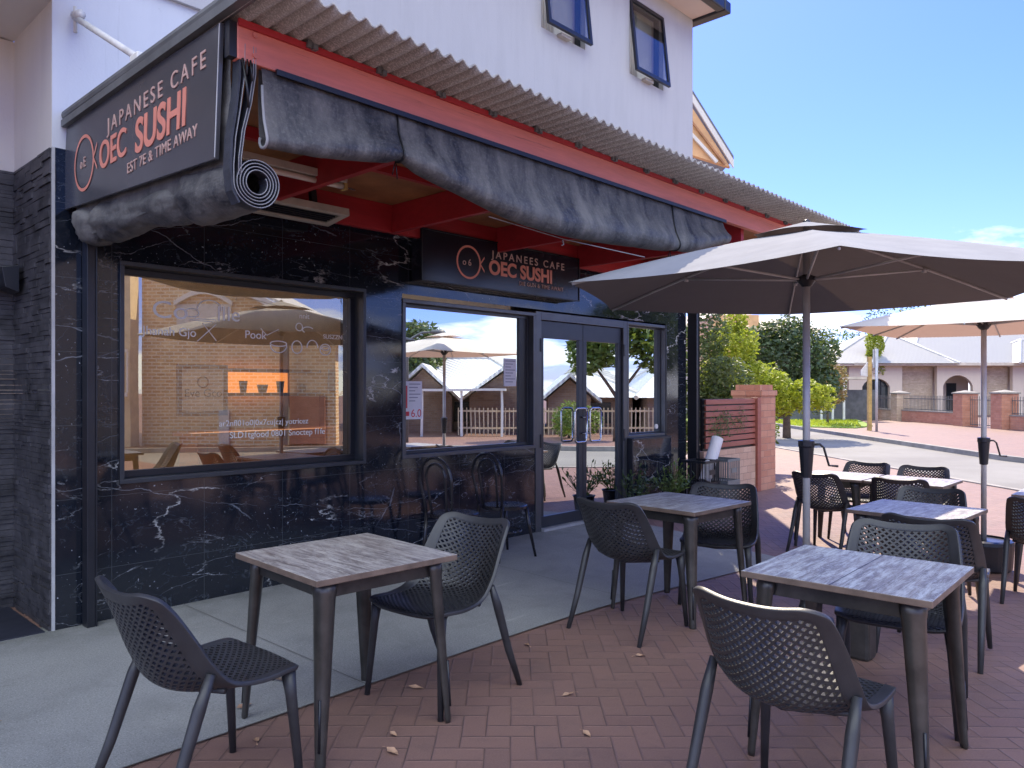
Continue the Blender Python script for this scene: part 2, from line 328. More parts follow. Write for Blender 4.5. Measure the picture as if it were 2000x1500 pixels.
M = dict(
 joint=simple('dirty_joint', (0.13, 0.125, 0.115), 0.9),
 marble=marble_mat(), pavers=paving_mat(), concrete=concrete_mat(),
 top=wood_top_mat('weathered_board_top', False), topw=wood_top_mat('warm_weathered_board_top', True),
 edge=simple('table_edge_brown', (0.15, 0.105, 0.08), 0.5, 0, 0.3, 12),
 steel=simple('gunmetal_steel', (0.085, 0.080, 0.074), 0.36, 0.65, 0.3, 9, 0.1, 40),
 chair=simple('charcoal_resin', (0.031, 0.031, 0.034), 0.42, 0, 0.25, 8, 0.15, 300),
 frame=simple('dark_aluminium', (0.060, 0.066, 0.078), 0.34, 0.55, 0.12, 4),
 alu=simple('grey_aluminium', (0.115, 0.12, 0.13), 0.33, 0.6, 0.12, 4),
 blackm=simple('black_powdercoat', (0.012, 0.013, 0.018), 0.35, 0.0, 0.2, 5),
 chrome=simple('brushed_steel', (0.62, 0.60, 0.57), 0.22, 1.0, 0.05, 9),
 polegrey=simple('grey_pole_metal', (0.46, 0.46, 0.46), 0.45, 0.25, 0.15, 6),
 stone=simple('dark_stacked_stone', (0.050, 0.047, 0.052), 0.55, 0, 0.6, 7, 0.8, 30),
 white=render_mat('white_render', (0.62, 0.64, 0.68), 0.3), lav=render_mat('pale_grey_render', (0.50, 0.49, 0.48), 0.45),
 cream=render_mat('cream_render', (0.66, 0.62, 0.57), 0.4),
 soffit=render_mat('peach_soffit', (0.74, 0.60, 0.50), 0.1),
 red=painted_wood('red_painted_timber', (0.66, 0.20, 0.15)), ply=simple('stained_plywood', (0.34, 0.15, 0.06), 0.5, 0, 0.35, 3),
 deepred=painted_wood('deep_red_painted_timber', (0.40, 0.022, 0.028)),
 fibre=fibre_mat(), blind=plastic_sheet_mat(), band=simple('blind_edge_webbing', (0.03, 0.033, 0.045), 0.6, 0, 0.3, 20, 0.4, 120),
 stitch=flat_mat('pale_edge_stitching', (0.30, 0.30, 0.31), 0.7),
 signb=simple('charcoal_sign_panel', (0.062, 0.062, 0.070), 0.22, 0, 0.15, 1.5), signb2=simple('black_sign_panel', (0.016, 0.017, 0.026), 0.18, 0, 0.2, 1.5),
 salmon=simple('salmon_lettering', (0.72, 0.26, 0.19), 0.5, 0, 0.1, 4), paleletter=simple('pale_pink_lettering', (0.55, 0.36, 0.31), 0.5, 0, 0.1, 4),
 capm=simple('grey_roof_capping', (0.13, 0.135, 0.135), 0.5, 0.2, 0.3, 3),
 heater=simple('cream_enamel', (0.45, 0.40, 0.33), 0.45, 0, 0.2, 6), tube=simple('tube_glass', (0.72, 0.62, 0.52), 0.25, 0, 0.1, 6),
 conduit=simple('pale_strut_paint', (0.62, 0.60, 0.56), 0.5, 0, 0.15, 8), dark=simple('dark_interior', (0.02, 0.02, 0.022), 0.7),
 asphalt=asphalt_mat(), kerb=simple('kerb_concrete', (0.26, 0.24, 0.21), 0.85, 0, 0.25, 3),
 slat=painted_wood('oiled_red_slats', (0.30, 0.095, 0.065), (0.06, 0.03, 0.02)),
 brickp=brick_mat('pink_tan_brick', (0.50, 0.31, 0.22), (0.58, 0.39, 0.29), (0.36, 0.24, 0.18), 0.235, 0.098, 0.005, 0.35),
 brickr=brick_mat('red_pier_brick', (0.44, 0.19, 0.12), (0.54, 0.27, 0.18), (0.34, 0.20, 0.15), 0.235, 0.098, 0.005, 0.3),
 brickt=brick_mat('tan_brick', (0.58, 0.32, 0.15), (0.80, 0.55, 0.30), (0.85, 0.76, 0.60), 0.26, 0.10, 0.018, 0.25),
 brickh=brick_mat('buff_house_brick', (0.44, 0.33, 0.22), (0.58, 0.46, 0.33), (0.48, 0.34, 0.28), 0.24, 0.086, 0.010, 0.4),
 brickd=brick_mat('brown_house_brick', (0.22, 0.14, 0.10), (0.30, 0.20, 0.15), (0.24, 0.2, 0.17), 0.24, 0.086, 0.010, 0.2),
 pinkr=render_mat('pink_render', (0.62, 0.51, 0.41), 0.3), roofm=metal_roof_mat('pale_metal_roof', (0.38, 0.375, 0.345)), roofw=metal_roof_mat('white_metal_roof', (0.74, 0.76, 0.74)),
 ridge=simple('pale_ridge_cap', (0.60, 0.57, 0.52), 0.5), tiler=simple('buff_tile_roof', (0.55, 0.47, 0.38), 0.7, 0, 0.2, 3),
 post=simple('yellow_timber_post', (0.45, 0.30, 0.10), 0.7, 0, 0.3, 6), whitep=simple('white_paint', (0.78, 0.76, 0.70), 0.4, 0, 0.08, 4),
 grass=simple('verge_grass', (0.17, 0.26, 0.03), 0.9, 0, 0.5, 9, 0.9, 60),
 glass1=glass_mat('shop_glass', (0.86, 0.80, 0.66), (1.0, 0.95, 0.80), 0.30), glass2=glass_mat('door_glass', (0.35, 0.37, 0.37), (0.92, 0.97, 0.97), 0.72),
 glassu=glass_mat('upper_glass', (0.75, 0.75, 0.72), (0.8, 0.88, 1.0), 0.04),
 wglass=flat_mat('dark_window', (0.03, 0.04, 0.045), 0.08), curtain=simple('cream_curtain', (0.82, 0.78, 0.68), 0.8, 0, 0.1, 4),
 black=simple('black_paint', (0.008, 0.008, 0.010), 0.4), cane=simple('bentwood_black', (0.020, 0.018, 0.020), 0.25, 0, 0.2, 8),
 paper=simple('white_paper', (0.72, 0.70, 0.72), 0.6, 0, 0.06, 10), redink=flat_mat('red_ink', (0.60, 0.05, 0.06), 0.6), greyink=flat_mat('grey_ink', (0.25, 0.25, 0.30), 0.6),
 chalk=flat_mat('white_window_paint', (0.78, 0.76, 0.70), 0.7), bark=simple('bark', (0.13, 0.09, 0.065), 0.9, 0, 0.4, 8, 0.8, 20),
 leafd=leaf_mat('dark_leaves', (0.030, 0.060, 0.018), (0.075, 0.125, 0.04), (0.012, 0.025, 0.012), 0.22),
 leafm=leaf_mat('mid_leaves', (0.08, 0.14, 0.022), (0.16, 0.23, 0.045), (0.03, 0.055, 0.015), 0.3),
 leafy=leaf_mat('yellow_green_leaves', (0.30, 0.36, 0.02), (0.50, 0.50, 0.04), (0.15, 0.22, 0.02), 0.5),
 leafh=leaf_mat('hedge_leaves', (0.05, 0.085, 0.024), (0.11, 0.15, 0.045), (0.06, 0.07, 0.035), 0.3),
 leafo=leaf_mat('russet_leaves', (0.25, 0.12, 0.05), (0.34, 0.2, 0.09), (0.16, 0.14, 0.05), 0.3),
 dryleaf=simple('dry_leaf', (0.40, 0.24, 0.15), 0.7, 0, 0.4, 30),
 crate=simple('black_crate_plastic', (0.014, 0.015, 0.018), 0.4), crateg=simple('grey_crate_plastic', (0.16, 0.18, 0.18), 0.4),
 pot=simple('black_pot', (0.012, 0.012, 0.015), 0.5), orangeb=flat_mat('self_glowing_orange', (1.0, 0.36, 0.10), 0.7, 0, 0.55), gablewood=simple('honey_gable_boards', (0.62, 0.36, 0.17), 0.6, 0, 0.15, 3), orange=simple('orange_wall', (0.75, 0.30, 0.10), 0.8, 0, 0.2, 3), plum=simple('plum_frame', (0.06, 0.014, 0.016), 0.4),
 screen=simple('blue_panel', (0.05, 0.16, 0.36), 0.3, 0, 0.15, 3), tile=simple('dark_step_tile', (0.02, 0.022, 0.035), 0.5, 0, 0.3, 5),
 tanwall=simple('tan_interior', (0.62, 0.50, 0.34), 0.8),
 fab1=fabric_mat('taupe_cloth_shaded_under', (0.31, 0.31, 0.325), (0.150, 0.150, 0.165), 0.012), fab2=fabric_mat('cream_cloth_warmed_under', (0.62, 0.60, 0.56), (0.46, 0.34, 0.28), 0.16),  # underside colours paint in shade for the taupe, warm light for the cream
)
# ------------------------------------------------------------------ helpers
class MB:
    def __init__(s): s.v, s.f = [], []
    def add(s, vs, fs):
        b = len(s.v); s.v += [tuple(v) for v in vs]; s.f += [tuple(i + b for i in f) for f in fs]; return s
    def box(s, x0, x1, y0, y1, z0, z1, mat=None):
        vs = [(x, y, z) for z in (z0, z1) for y in (y0, y1) for x in (x0, x1)]
        if mat: vs = [mat @ Vector(v) for v in vs]
        return s.add(vs, [(0, 2, 3, 1), (4, 5, 7, 6), (0, 1, 5, 4), (2, 6, 7, 3), (0, 4, 6, 2), (1, 3, 7, 5)])
    def prism(s, poly, d):          # poly list of 3d pts, extruded by vector d
        n = len(poly); d = Vector(d); vs = [Vector(p) for p in poly] + [Vector(p) + d for p in poly]
        return s.add(vs, [tuple(range(n))[::-1], tuple(range(n, 2 * n))] + [(i, (i + 1) % n, (i + 1) % n + n, i + n) for i in range(n)])
    def tube(s, pts, r, n=10, sx=1.0, sy=1.0, phase=0.0, cap=True, up=None):
        pts = [Vector(p) for p in pts]; k = len(pts)
        rs = r if isinstance(r, (list, tuple)) else [r] * k
        vs, fs = [], []; prev = None
        for i, p in enumerate(pts):
            t = (pts[min(i + 1, k - 1)] - pts[max(i - 1, 0)]).normalized()
            if prev is None:
                u = Vector(up) if up else (Vector((0, 0, 1)) if abs(t.z) < 0.9 else Vector((1, 0, 0)))
            else: u = prev
            a = (u - t * u.dot(t)).normalized(); b = t.cross(a); prev = a
            for j in range(n):
                q = 2 * PI * j / n + phase
                vs.append(p + a * math.cos(q) * rs[i] * sx + b * math.sin(q) * rs[i] * sy)
        for i in range(k - 1):
            for j in range(n):
                fs.append((i * n + j, i * n + (j + 1) % n, (i + 1) * n + (j + 1) % n, (i + 1) * n + j))
        if cap: fs += [tuple(range(n))[::-1], tuple(range((k - 1) * n, k * n))]
        return s.add(vs, fs)
    def bar(s, p, q, w, h=None):
        return s.tube([p, q], 1.0, 4, (h or w) * 0.7071, w * 0.7071, PI / 4)
    def lathe(s, prof, n=24, c=(0, 0, 0)):
        vs = [(c[0] + r * math.cos(2 * PI * j / n), c[1] + r * math.sin(2 * PI * j / n), c[2] + z) for r, z in prof for j in range(n)]
        k = len(prof)
        fs = [(i * n + j, i * n + (j + 1) % n, (i + 1) * n + (j + 1) % n, (i + 1) * n + j) for i in range(k - 1) for j in range(n)]
        fs += [tuple(range(n))[::-1], tuple(range((k - 1) * n, k * n))]
        return s.add(vs, fs)
    def grid(s, fn, nu, nv):
        vs = [fn(i / nu, j / nv) for j in range(nv + 1) for i in range(nu + 1)]
        w = nu + 1
        return s.add(vs, [(j * w + i, j * w + i + 1, (j + 1) * w + i + 1, (j + 1) * w + i) for j in range(nv) for i in range(nu)])
    def build(s, name, m, parent=None, smooth=False, bevel=0, recalc=True, merge=0, xf=None, loc=None):
        bm = bmesh.new()
        vv = [bm.verts.new(xf(*p) if xf else p) for p in s.v]
        for f in s.f:
            try: bm.faces.new([vv[i] for i in f])
            except ValueError: pass
        if merge: bmesh.ops.remove_doubles(bm, verts=bm.verts[:], dist=merge)
        if recalc: bmesh.ops.recalc_face_normals(bm, faces=bm.faces[:])
        uv = bm.loops.layers.uv.new('uv')
        for f in bm.faces:
            n = f.normal
            if abs(n.z) > 0.85:
                for l in f.loops: l[uv].uv = (l.vert.co.x, l.vert.co.y)
            else:
                h = math.hypot(n.x, n.y) or 1.0; t = (-n.y / h, n.x / h)
                if t[0] < -0.001 or (abs(t[0]) <= 0.001 and t[1] < 0): t = (-t[0], -t[1])
                for l in f.loops:
                    c = l.vert.co; l[uv].uv = (c.x * t[0] + c.y * t[1], c.z)
            f.smooth = smooth
        me = bpy.data.meshes.new(name); bm.to_mesh(me); bm.free(); me.materials.append(M[m] if isinstance(m, str) else m)
        o = bpy.data.objects.new(name, me); col.objects.link(o)
        if parent: o.parent = parent
        if loc: o.location = loc
        if bevel:
            md = o.modifiers.new('bevel', 'BEVEL'); md.width = bevel; md.segments = 2; md.limit_method = 'ANGLE'; md.angle_limit = R(35)
        return o
def tag(o, label=None, cat=None, group=None, kind=None):
    if label: o['label'] = label
    if cat: o['category'] = cat
    if group: o['group'] = group
    if kind: o['kind'] = kind
    return o
def empty(name, loc, rz, label, cat, group=None):
    o = bpy.data.objects.new(name, None); col.objects.link(o); o.location = loc; o.rotation_euler = (0, 0, rz); o.empty_display_size = 0.2
    return tag(o, label, cat, group)
def rp(o, par):          # parent a mesh built in world coordinates
    o.parent = par; o.matrix_parent_inverse = Matrix.Translation(-par.location); return o
def bake(o, mods):
    for t, kw in mods:
        md = o.modifiers.new(t, t)
        for k, v in kw.items(): setattr(md, k, v)
    dg = bpy.context.evaluated_depsgraph_get()
    me = bpy.data.meshes.new_from_object(o.evaluated_get(dg)); o.modifiers.clear(); o.data = me; me.name = o.name
    return o
def copy_tree(o, parent=None):
    c = o.copy(); col.objects.link(c); c.parent = parent
    for ch in o.children: copy_tree(ch, c)
    return c
def place(proto, first, loc, rz, label):
    o = proto if first else copy_tree(proto)
    o.location = loc; o.rotation_euler = (0, 0, rz); o['label'] = label
    return o
def text(name, body, size, loc, rows, m, parent, xs=1.0, off=0.0, ext=0.002, shear=0.0, sp=1.0, align='LEFT'):
    cu = bpy.data.curves.new(name, 'FONT'); cu.body = body; cu.size = size; cu.offset = off; cu.extrude = ext; cu.shear = shear; cu.space_character = sp; cu.align_x = align
    o = bpy.data.objects.new(name, cu); col.objects.link(o)
    dg = bpy.context.evaluated_depsgraph_get(); me = bpy.data.meshes.new_from_object(o.evaluated_get(dg))
    bpy.data.objects.remove(o)
    mt = Matrix((rows[0], rows[1], rows[2])).transposed().to_4x4()      # rows = x axis, y axis, normal
    mt = Matrix.Translation(loc) @ mt @ Matrix.Diagonal((xs, 1, 1, 1)); me.transform(mt)
    me.materials.clear(); me.materials.append(M[m]); me.name = name
    o = bpy.data.objects.new(name, me); col.objects.link(o)
    if parent: o.parent = parent
    return o
def sm(t): t = max(0, min(1, t)); return t * t * (3 - 2 * t)
def G(x, y): return -0.15 * max(sm((x - 3.5) / 4.0) * sm((4.8 - y) / 1.8), sm((x - 12.5) / 2.5))     # the paving falls gently to the street
RX, RY, FX, FY = 0.6845, -0.7290, 0.7290, 0.6845
def W(r, d, z=0.0): return (r * RX + d * FX, r * RY + d * FY, z)          # far things: metres to the right, metres ahead
YG = 5.40
def MR(r, d, z=0.0):                                                      # things on the far side of the street behind the photographer
    x, y, z = W(r, d, z); return (x, 2 * YG - y, z)
def interp(pts, t):
    for i in range(len(pts) - 1):
        if t <= pts[i + 1][0] or i == len(pts) - 2:
            a, b = pts[i], pts[i + 1]; u = (t - a[0]) / (b[0] - a[0])
            p0 = pts[max(i - 1, 0)]; p3 = pts[min(i + 2, len(pts) - 1)]
            out = []
            for k in range(1, len(a)):
                m1 = (b[k] - p0[k]) / (b[0] - p0[0]) * (b[0] - a[0]); m2 = (p3[k] - a[k]) / (p3[0] - a[0]) * (b[0] - a[0])
                out.append((2 * u**3 - 3 * u**2 + 1) * a[k] + (u**3 - 2 * u**2 + u) * m1 + (-2 * u**3 + 3 * u**2) * b[k] + (u**3 - u**2) * m2)
            return out
# ------------------------------------------------------------------ ground
xs = sorted(set([-400, -150, -60, -30, -15] + [i * 0.5 for i in range(-16, 40)] + [22, 26, 32, 40, 60, 100, 200, 500]))
ys = sorted(set([-400, -150, -60, -30, -15] + [i * 0.4 for i in range(-20, 18)] + [8, 9, 12, 16, 22, 30, 45, 70, 120, 250, 500]))
g = MB(); nx = len(xs)
g.add([(x, y, G(x, y)) for y in ys for x in xs], [(j * nx + i, j * nx + i + 1, (j + 1) * nx + i + 1, (j + 1) * nx + i) for j in range(len(ys) - 1) for i in range(nx - 1)])
tag(g.build('ground', 'pavers', smooth=True), kind='structure')
def strip(fn, y0, y1, x0, x1, dz, n=60, k=8):
    return MB().grid(lambda a, b: (x0 + (x1 - x0) * a, y0 + (y1 - y0) * b, G(x0 + (x1 - x0) * a, y0 + (y1 - y0) * b) + dz), n, k)
tag(strip(None, 3.16, 5.40, -9, 7.17, 0.006).build('concrete_footpath', 'concrete', smooth=True), kind='structure')
jm = MB()
for x in (0.05, 2.30, 4.62, 6.95):
    jm.add(*(lambda s_: (s_.v, s_.f))(MB().grid(lambda a, b, x=x: (x + 0.005 * a, 3.165 + 2.1 * b, G(x, 3.165 + 2.1 * b) + 0.010), 1, 12)))
jm.add(*(lambda s_: (s_.v, s_.f))(MB().grid(lambda a, b: (-9 + 16.17 * a, 3.150 + 0.008 * b, G(-9 + 16.17 * a, 3.16) + 0.010), 60, 1)))
tag(jm.build('footpath_joint', 'joint', smooth=True), kind='structure')
def ribbon(near, far, z, name, m, n=1, thick=None, kind='structure'):
    mb = MB()
    for i in range(len(near) - 1):
        a, b, c, d = near[i], near[i + 1], far[i + 1], far[i]
        for (p, q) in ((0, 1),):
            mb.add([(*a, z), (*b, z), (*c, z), (*d, z)], [(0, 1, 2, 3)])
    return tag(mb.build(name, m, merge=0.001), kind=kind)
near = [(60, 42), (21.8, 10.2), (15.4, 3.2), (13.6, 1.2), (11.2, -0.9), (8, -3.2), (2, -7), (-14, -17), (-60, -44)]
far = [(80, 44), (35.2, 16.6), (20.6, 3.9), (17.6, 0.2), (15.4, -3.3), (12.2, -6.4), (6, -11), (-9, -21.5), (-52, -52)]
ribbon(near, far, -0.142, 'road', 'asphalt')
farout = [(82, 42), (37, 15), (22.2, 2.8), (19.2, -1.2), (16.6, -5.0), (13.2, -7.6), (6.9, -12.2), (-8, -22.6), (-51, -53)]
kb = MB()
for ln, off, zt in ((far, farout, -0.02),):
    for i in range(len(ln) - 1):
        a, b = Vector((*ln[i], 0)), Vector((*ln[i + 1], 0)); t = (b - a).normalized(); nrm = (Vector((*off[i], 0)) - a); nrm = (nrm - t * nrm.dot(t)).normalized() * 0.16
        kb.prism([(a.x, a.y, -0.15), (b.x, b.y, -0.15), (b.x + nrm.x, b.y + nrm.y, -0.15), (a.x + nrm.x, a.y + nrm.y, -0.15)], (0, 0, 0.13))
tag(kb.build('road_kerb', 'kerb'), kind='structure')
nb = MB()
for i in range(len(near) - 1):
    a, b = Vector((*near[i], 0)), Vector((*near[i + 1], 0)); t = (b - a).normalized(); nrm = Vector((-t.y, t.x, 0)) * 0.13
    nb.prism([(a.x, a.y, -0.15), (b.x, b.y, -0.15), (b.x - nrm.x, b.y - nrm.y, -0.15), (a.x - nrm.x, a.y - nrm.y, -0.15)], (0, 0, 0.02))
tag(nb.build('flush_kerb', 'kerb'), kind='structure')
# grass verge beyond the road
gv = [W(9, 36), W(14.6, 32.6), W(16.2, 34.5), W(18.5, 41), W(8, 60)]
tag(MB().prism([(p[0], p[1], -0.15) for p in gv], (0, 0, 0.05)).build('grass_verge', 'grass'), kind='structure')
gb = MB(); random.seed(3)
for i in range(5200):
    r = random.uniform(9.5, 20); d = random.uniform(33, 40); h = random.uniform(0.04, 0.14); a = random.uniform(0, PI)
    if d < 36.2 - (r - 9) * 0.6 or r > 15 + (d - 33) * 0.42: continue
    p = Vector(W(r, d, -0.10)); t = Vector((math.cos(a), math.sin(a), 0)) * 0.03
    gb.add([p - t, p + t, p + Vector((random.uniform(-.04, .04), random.uniform(-.04, .04), h))], [(0, 1, 2)])
tag(gb.build('grass', 'leafy', recalc=False), 'bright green grass on the verge across the road', 'grass', kind='stuff')

# ------------------------------------------------------------------ restaurant building
YF = 5.27
bld = empty('cafe_building', (4.5, 5.3, 0), 0, 'two storey cafe building with black marble shopfront and pale rendered upper floor', 'building')
bld.location = (0, 0, 0)
f = MB()
def fb(x0, x1, z0, z1, y0=YF, y1=5.62): f.box(x0, x1, y0, y1, z0, z1)
fb(1.517, 1.885, 0, 2.32); fb(1.885, 3.82, 0, 0.87); fb(3.82, 4.215, 0, 2.32); fb(4.215, 5.98, 0, 0.88)
fb(1.517, 8.97, 2.32, 2.97); fb(8.47, 8.97, 0, 2.32)
fb(7.63, 8.47, 0, 0.88, 5.19, 5.50)
f.build('marble_wall', 'marble', bld)
MB().box(7.606, 7.628, 5.185, 5.50, 0, 0.90).box(7.63, 8.47, 5.182, 5.52, 0.881, 0.905).build('apron_trim', 'blackm', bld)
# corner trim, upper walls
MB().box(1.497, 1.515, YF - 0.004, YF + 0.02, 0, 2.97).build('corner_trim', 'polegrey', bld)
UWIN = [(6.02, 6.76, 5.25, 6.18), (7.62, 8.36, 5.25, 6.18)]
uw = MB()
def panel(x0, x1, z0, z1, y0, y1, holes):
    cuts = sorted(set([x0, x1] + [h[0] for h in holes] + [h[1] for h in holes]))
    for a, b in zip(cuts[:-1], cuts[1:]):
        hs = [h for h in holes if h[0] <= a and h[1] >= b]
        if not hs: uw.box(a, b, y0, y1, z0, z1)
        else: uw.box(a, b, y0, y1, z0, hs[0][2]); uw.box(a, b, y0, y1, hs[0][3], z1)
panel(1.50, 9.08, 4.13, 6.40, YF - 0.035, 5.62, UWIN)
uw.build('rendered_wall', 'lav', bld)
MB().box(1.50, 9.05, YF, 5.62, 2.97, 4.13).build('render_band', 'white', bld)
MB().box(9.06, 9.08, 5.62, 9.0, 2.97, 6.40).box(8.97, 9.05, 5.62, 9.0, 0, 2.97).build('end_wall', 'lav', bld)
# balcony block over the entry recess at the left
MB().box(-6, 1.499, 6.08, 6.4, 2.97, 3.86).box(1.518, 1.56, 5.63, 6.08, 2.97, 3.86).build('recess_wall', 'cream', bld)
MB().box(1.4985, 1.5165, 5.275, 6.08, 2.97, 3.87).build('recess_wall', 'cream', bld)
MB().box(-6, 1.499, 4.95, 6.4, 3.87, 4.12).box(-6, 1.499, 4.95, 5.1, 4.12, 6.3).build('balcony_slab', 'cream', bld)
# stacked stone
st = MB(); random.seed(11)
z = 0.0
while z < 2.95:
    h = random.uniform(0.022, 0.048); h = min(h, 2.965 - z); y = 5.275
    while y < 6.08:
        l = min(random.uniform(0.09, 0.26), 6.08 - y); dd = random.uniform(0.0, 0.016)
        st.box(1.497 - dd, 1.52, y + 0.001, y + l - 0.001, z + 0.001, z + h - 0.001); y += l
    x = 1.515
    while x > -3:
        l = random.uniform(0.15, 0.5); dd = random.uniform(0.0, 0.016)
        st.box(x - l + 0.001, x - 0.001, 6.06 - dd, 6.10, z + 0.001, z + h - 0.001); x -= l
    z += h
st.build('stacked_stone', 'stone', bld, bevel=0.003)
tag(MB().box(-6, 1.46, 5.27, 6.05, 0.006, 0.012).build('entry_floor', 'tile'), kind='structure')
# eave soffit + gutter
MB().box(1.0, 9.07, 4.88, 9.2, 6.401, 6.45).build('soffit', 'soffit', bld)
MB().box(0.9, 9.07, 4.76, 4.879, 6.37, 6.52).box(9.072, 9.24, 4.76, 9.2, 6.37, 6.52).build('gutter', 'blackm', bld, bevel=0.02)
MB().prism([(0.9, 4.80, 6.52), (9.20, 4.80, 6.52), (9.20, 7.0, 7.6), (0.9, 7.0, 7.6)], (0, 0, 0.05)).build('main_roof', 'capm', bld)
# interior box behind the glass, ceiling left open so sky light brightens it
inn = MB(); inn.box(1.6, 8.9, 8.2, 8.3, 0, 3.0); inn.box(1.60, 8.9, 5.63, 5.75, 2.9, 2.97); inn.box(6.0, 8.9, 5.751, 8.2, 2.9, 2.97); inn.box(5.97, 6.0, 5.63, 8.2, 0.03, 2.9); inn.box(1.55, 1.6, 5.63, 8.2, 0, 2.97); inn.box(8.9, 8.965, 5.63, 8.3, 0, 2.9); inn.box(1.6, 8.9, 5.63, 8.2, 0.012, 0.03)
inn.build('interior_lining', 'tanwall', bld)
# rear wing gable soffit
def gw(px, py, d): return Vector(W((px - 1000) / 1500 * d, d, 1.48 + (762 - py) / 1500 * d))
B1, B2 = gw(1316, 140, 13.0), gw(1433, 328, 13.0); fwd = Vector((FX, FY, 0))
gpoly = [gw(1330, 172, 13.0) + fwd * .045, gw(1428, 325, 13.0) + fwd * .045, gw(1330, 294, 13.0) + fwd * .045]
MB().prism(gpoly, fwd * 0.1).build('wing_gable', 'gablewood', bld)
bd = (B2 - B1); dz = Vector((0, 0, 0.14))
MB().prism([B1, B2, B2 + dz, B1 + dz], fwd * 0.04).build('barge_board', 'cream', bld)
MB().prism([B1 + dz * 1.02, B2 + dz * 1.02, B2 + dz * 1.02 + fwd * 3, B1 + dz * 1.02 + fwd * 3], (0, 0, .06)).build('wing_roof', 'capm', bld)
MB().bar(gpoly[0].lerp(gpoly[2], .55) - fwd * .03, gpoly[1].lerp(gpoly[2], .28) - fwd * .03, 0.05).build('gable_batten', 'cream', bld)
MB().bar(gpoly[0].lerp(gpoly[2], .30) - fwd * .03, gpoly[1].lerp(gpoly[2], .12) - fwd * .03, 0.03).build('gable_batten', 'ply', bld)

def win_frame(x0, x1, z0, z1, y, w=0.05, d=0.07, name='window_frame', m='frame', parent=None):
    b = MB(); b.box(x0, x1, y, y + d, z1 - w, z1).box(x0, x1, y, y + d, z0, z0 + w).box(x0, x0 + w, y, y + d, z0 + w, z1 - w).box(x1 - w, x1, y, y + d, z0 + w, z1 - w)
    return b.build(name, m, parent, bevel=0.003)
# window 1 (projecting frame, deep reveal)
w1 = win_frame(1.885, 3.82, 0.87, 2.32, YF - 0.025, 0.028, 0.16, 'window', 'frame', bld)
win_frame(1.913, 3.792, 0.898, 2.292, YF + 0.10, 0.045, 0.05, 'inner_frame', 'blackm', w1)
MB().box(1.958, 3.747, YF + 0.125, YF + 0.131, 0.943, 2.247).build('pane', 'glass1', w1)
# window 2
w2 = win_frame(4.215, 5.96, 0.88, 2.28, YF - 0.012, 0.035, 0.12, 'window', 'alu', bld)
win_frame(4.25, 5.925, 0.915, 2.245, YF + 0.05, 0.03, 0.05, 'inner_frame', 'frame', w2)
MB().box(4.28, 5.78, YF + 0.075, YF + 0.081, 0.945, 2.215).build('pane', 'glass2', w2)
MB().box(5.782, 5.894, YF + 0.055, YF + 0.10, 0.945, 2.215).build('mullion', 'blackm', w2)
# door set
ds = MB(); ds.box(5.962, 6.05, YF - 0.01, YF + 0.12, 0, 2.30).box(6.05, 7.53, YF - 0.01, YF + 0.12, 2.215, 2.30).box(7.53, 7.604, YF - 0.01, YF + 0.12, 0, 2.30)
ds.build('door_frame', 'alu', bld, bevel=0.003)
MB().box(6.05, 7.53, YF - 0.05, YF + 0.12, 0.006, 0.03).build('threshold', 'polegrey', bld)
for k, (x0, x1) in enumerate(((6.055, 6.787), (6.793, 7.525))):
    b = MB(); y0, y1 = YF + 0.02, YF + 0.07
    b.box(x0, x1, y0, y1, 2.03, 2.21).box(x0, x1, y0, y1, 0.035, 0.15).box(x0, x0 + 0.065, y0, y1, 0.15, 2.03).box(x1 - 0.065, x1, y0, y1, 0.15, 2.03)
    dr = b.build('door', 'frame', bld, bevel=0.003)
    MB().box(x0 + 0.065, x1 - 0.065, YF + 0.042, YF + 0.048, 0.15, 2.03).build('pane', 'glass2', dr)
    hx = x1 - 0.03 if k == 0 else x0 + 0.03
    sgn = -1 if k == 0 else 1
    pts = []
    def rr(cx_, cz_, a0): return [(cx_ + 0.04 * math.cos(a0 + i * PI / 8), YF - 0.055, cz_ + 0.04 * math.sin(a0 + i * PI / 8)) for i in range(5)]
    xl, xr = sorted((hx, hx + sgn * 0.20))
    loop = rr(xr - 0.04, 1.24, 0) + rr(xl + 0.04, 1.24, PI / 2) + rr(xl + 0.04, 0.95, PI) + rr(xr - 0.04, 0.95, 1.5 * PI)
    loop.append(loop[0])
    hb = MB().tube(loop, 0.011, 10).tube([(hx, YF - 0.05, 1.18), (hx, YF + 0.02, 1.18)], 0.009, 8).tube([(hx, YF - 0.05, 1.0), (hx, YF + 0.02, 1.0)], 0.009, 8)
    hb.build('handle', 'chrome', dr, smooth=True)
    ox = x0 - 0.028 if k == 0 else x1 + 0.006
    for zc in (0.95, 1.95):
        MB().box(ox, ox + 0.026, YF - 0.016, YF + 0.019, zc - 0.07, zc + 0.07).build('hinge', 'blackm', dr)
# side window
w3 = win_frame(7.606, 8.468, 0.906, 2.30, YF - 0.012, 0.035, 0.14, 'window', 'alu', bld)
win_frame(7.641, 8.433, 0.941, 2.265, YF + 0.05, 0.02, 0.05, 'inner_frame', 'frame', w3)
MB().box(7.661, 8.413, YF + 0.07, YF + 0.076, 0.961, 2.245).build('pane', 'glass2', w3)
tag(MB().tube([(8.36, YF + 0.060, 1.02), (8.36, YF + 0.068, 1.02)], 0.03, 20).build('round_sticker', 'paper'), 'small round white sticker low on the side window right of the doors', 'sticker')
MB().box(8.452, 8.468, YF - 0.02, YF + 0.02, 0.2, 2.31).build('jamb_trim', 'blackm', bld)
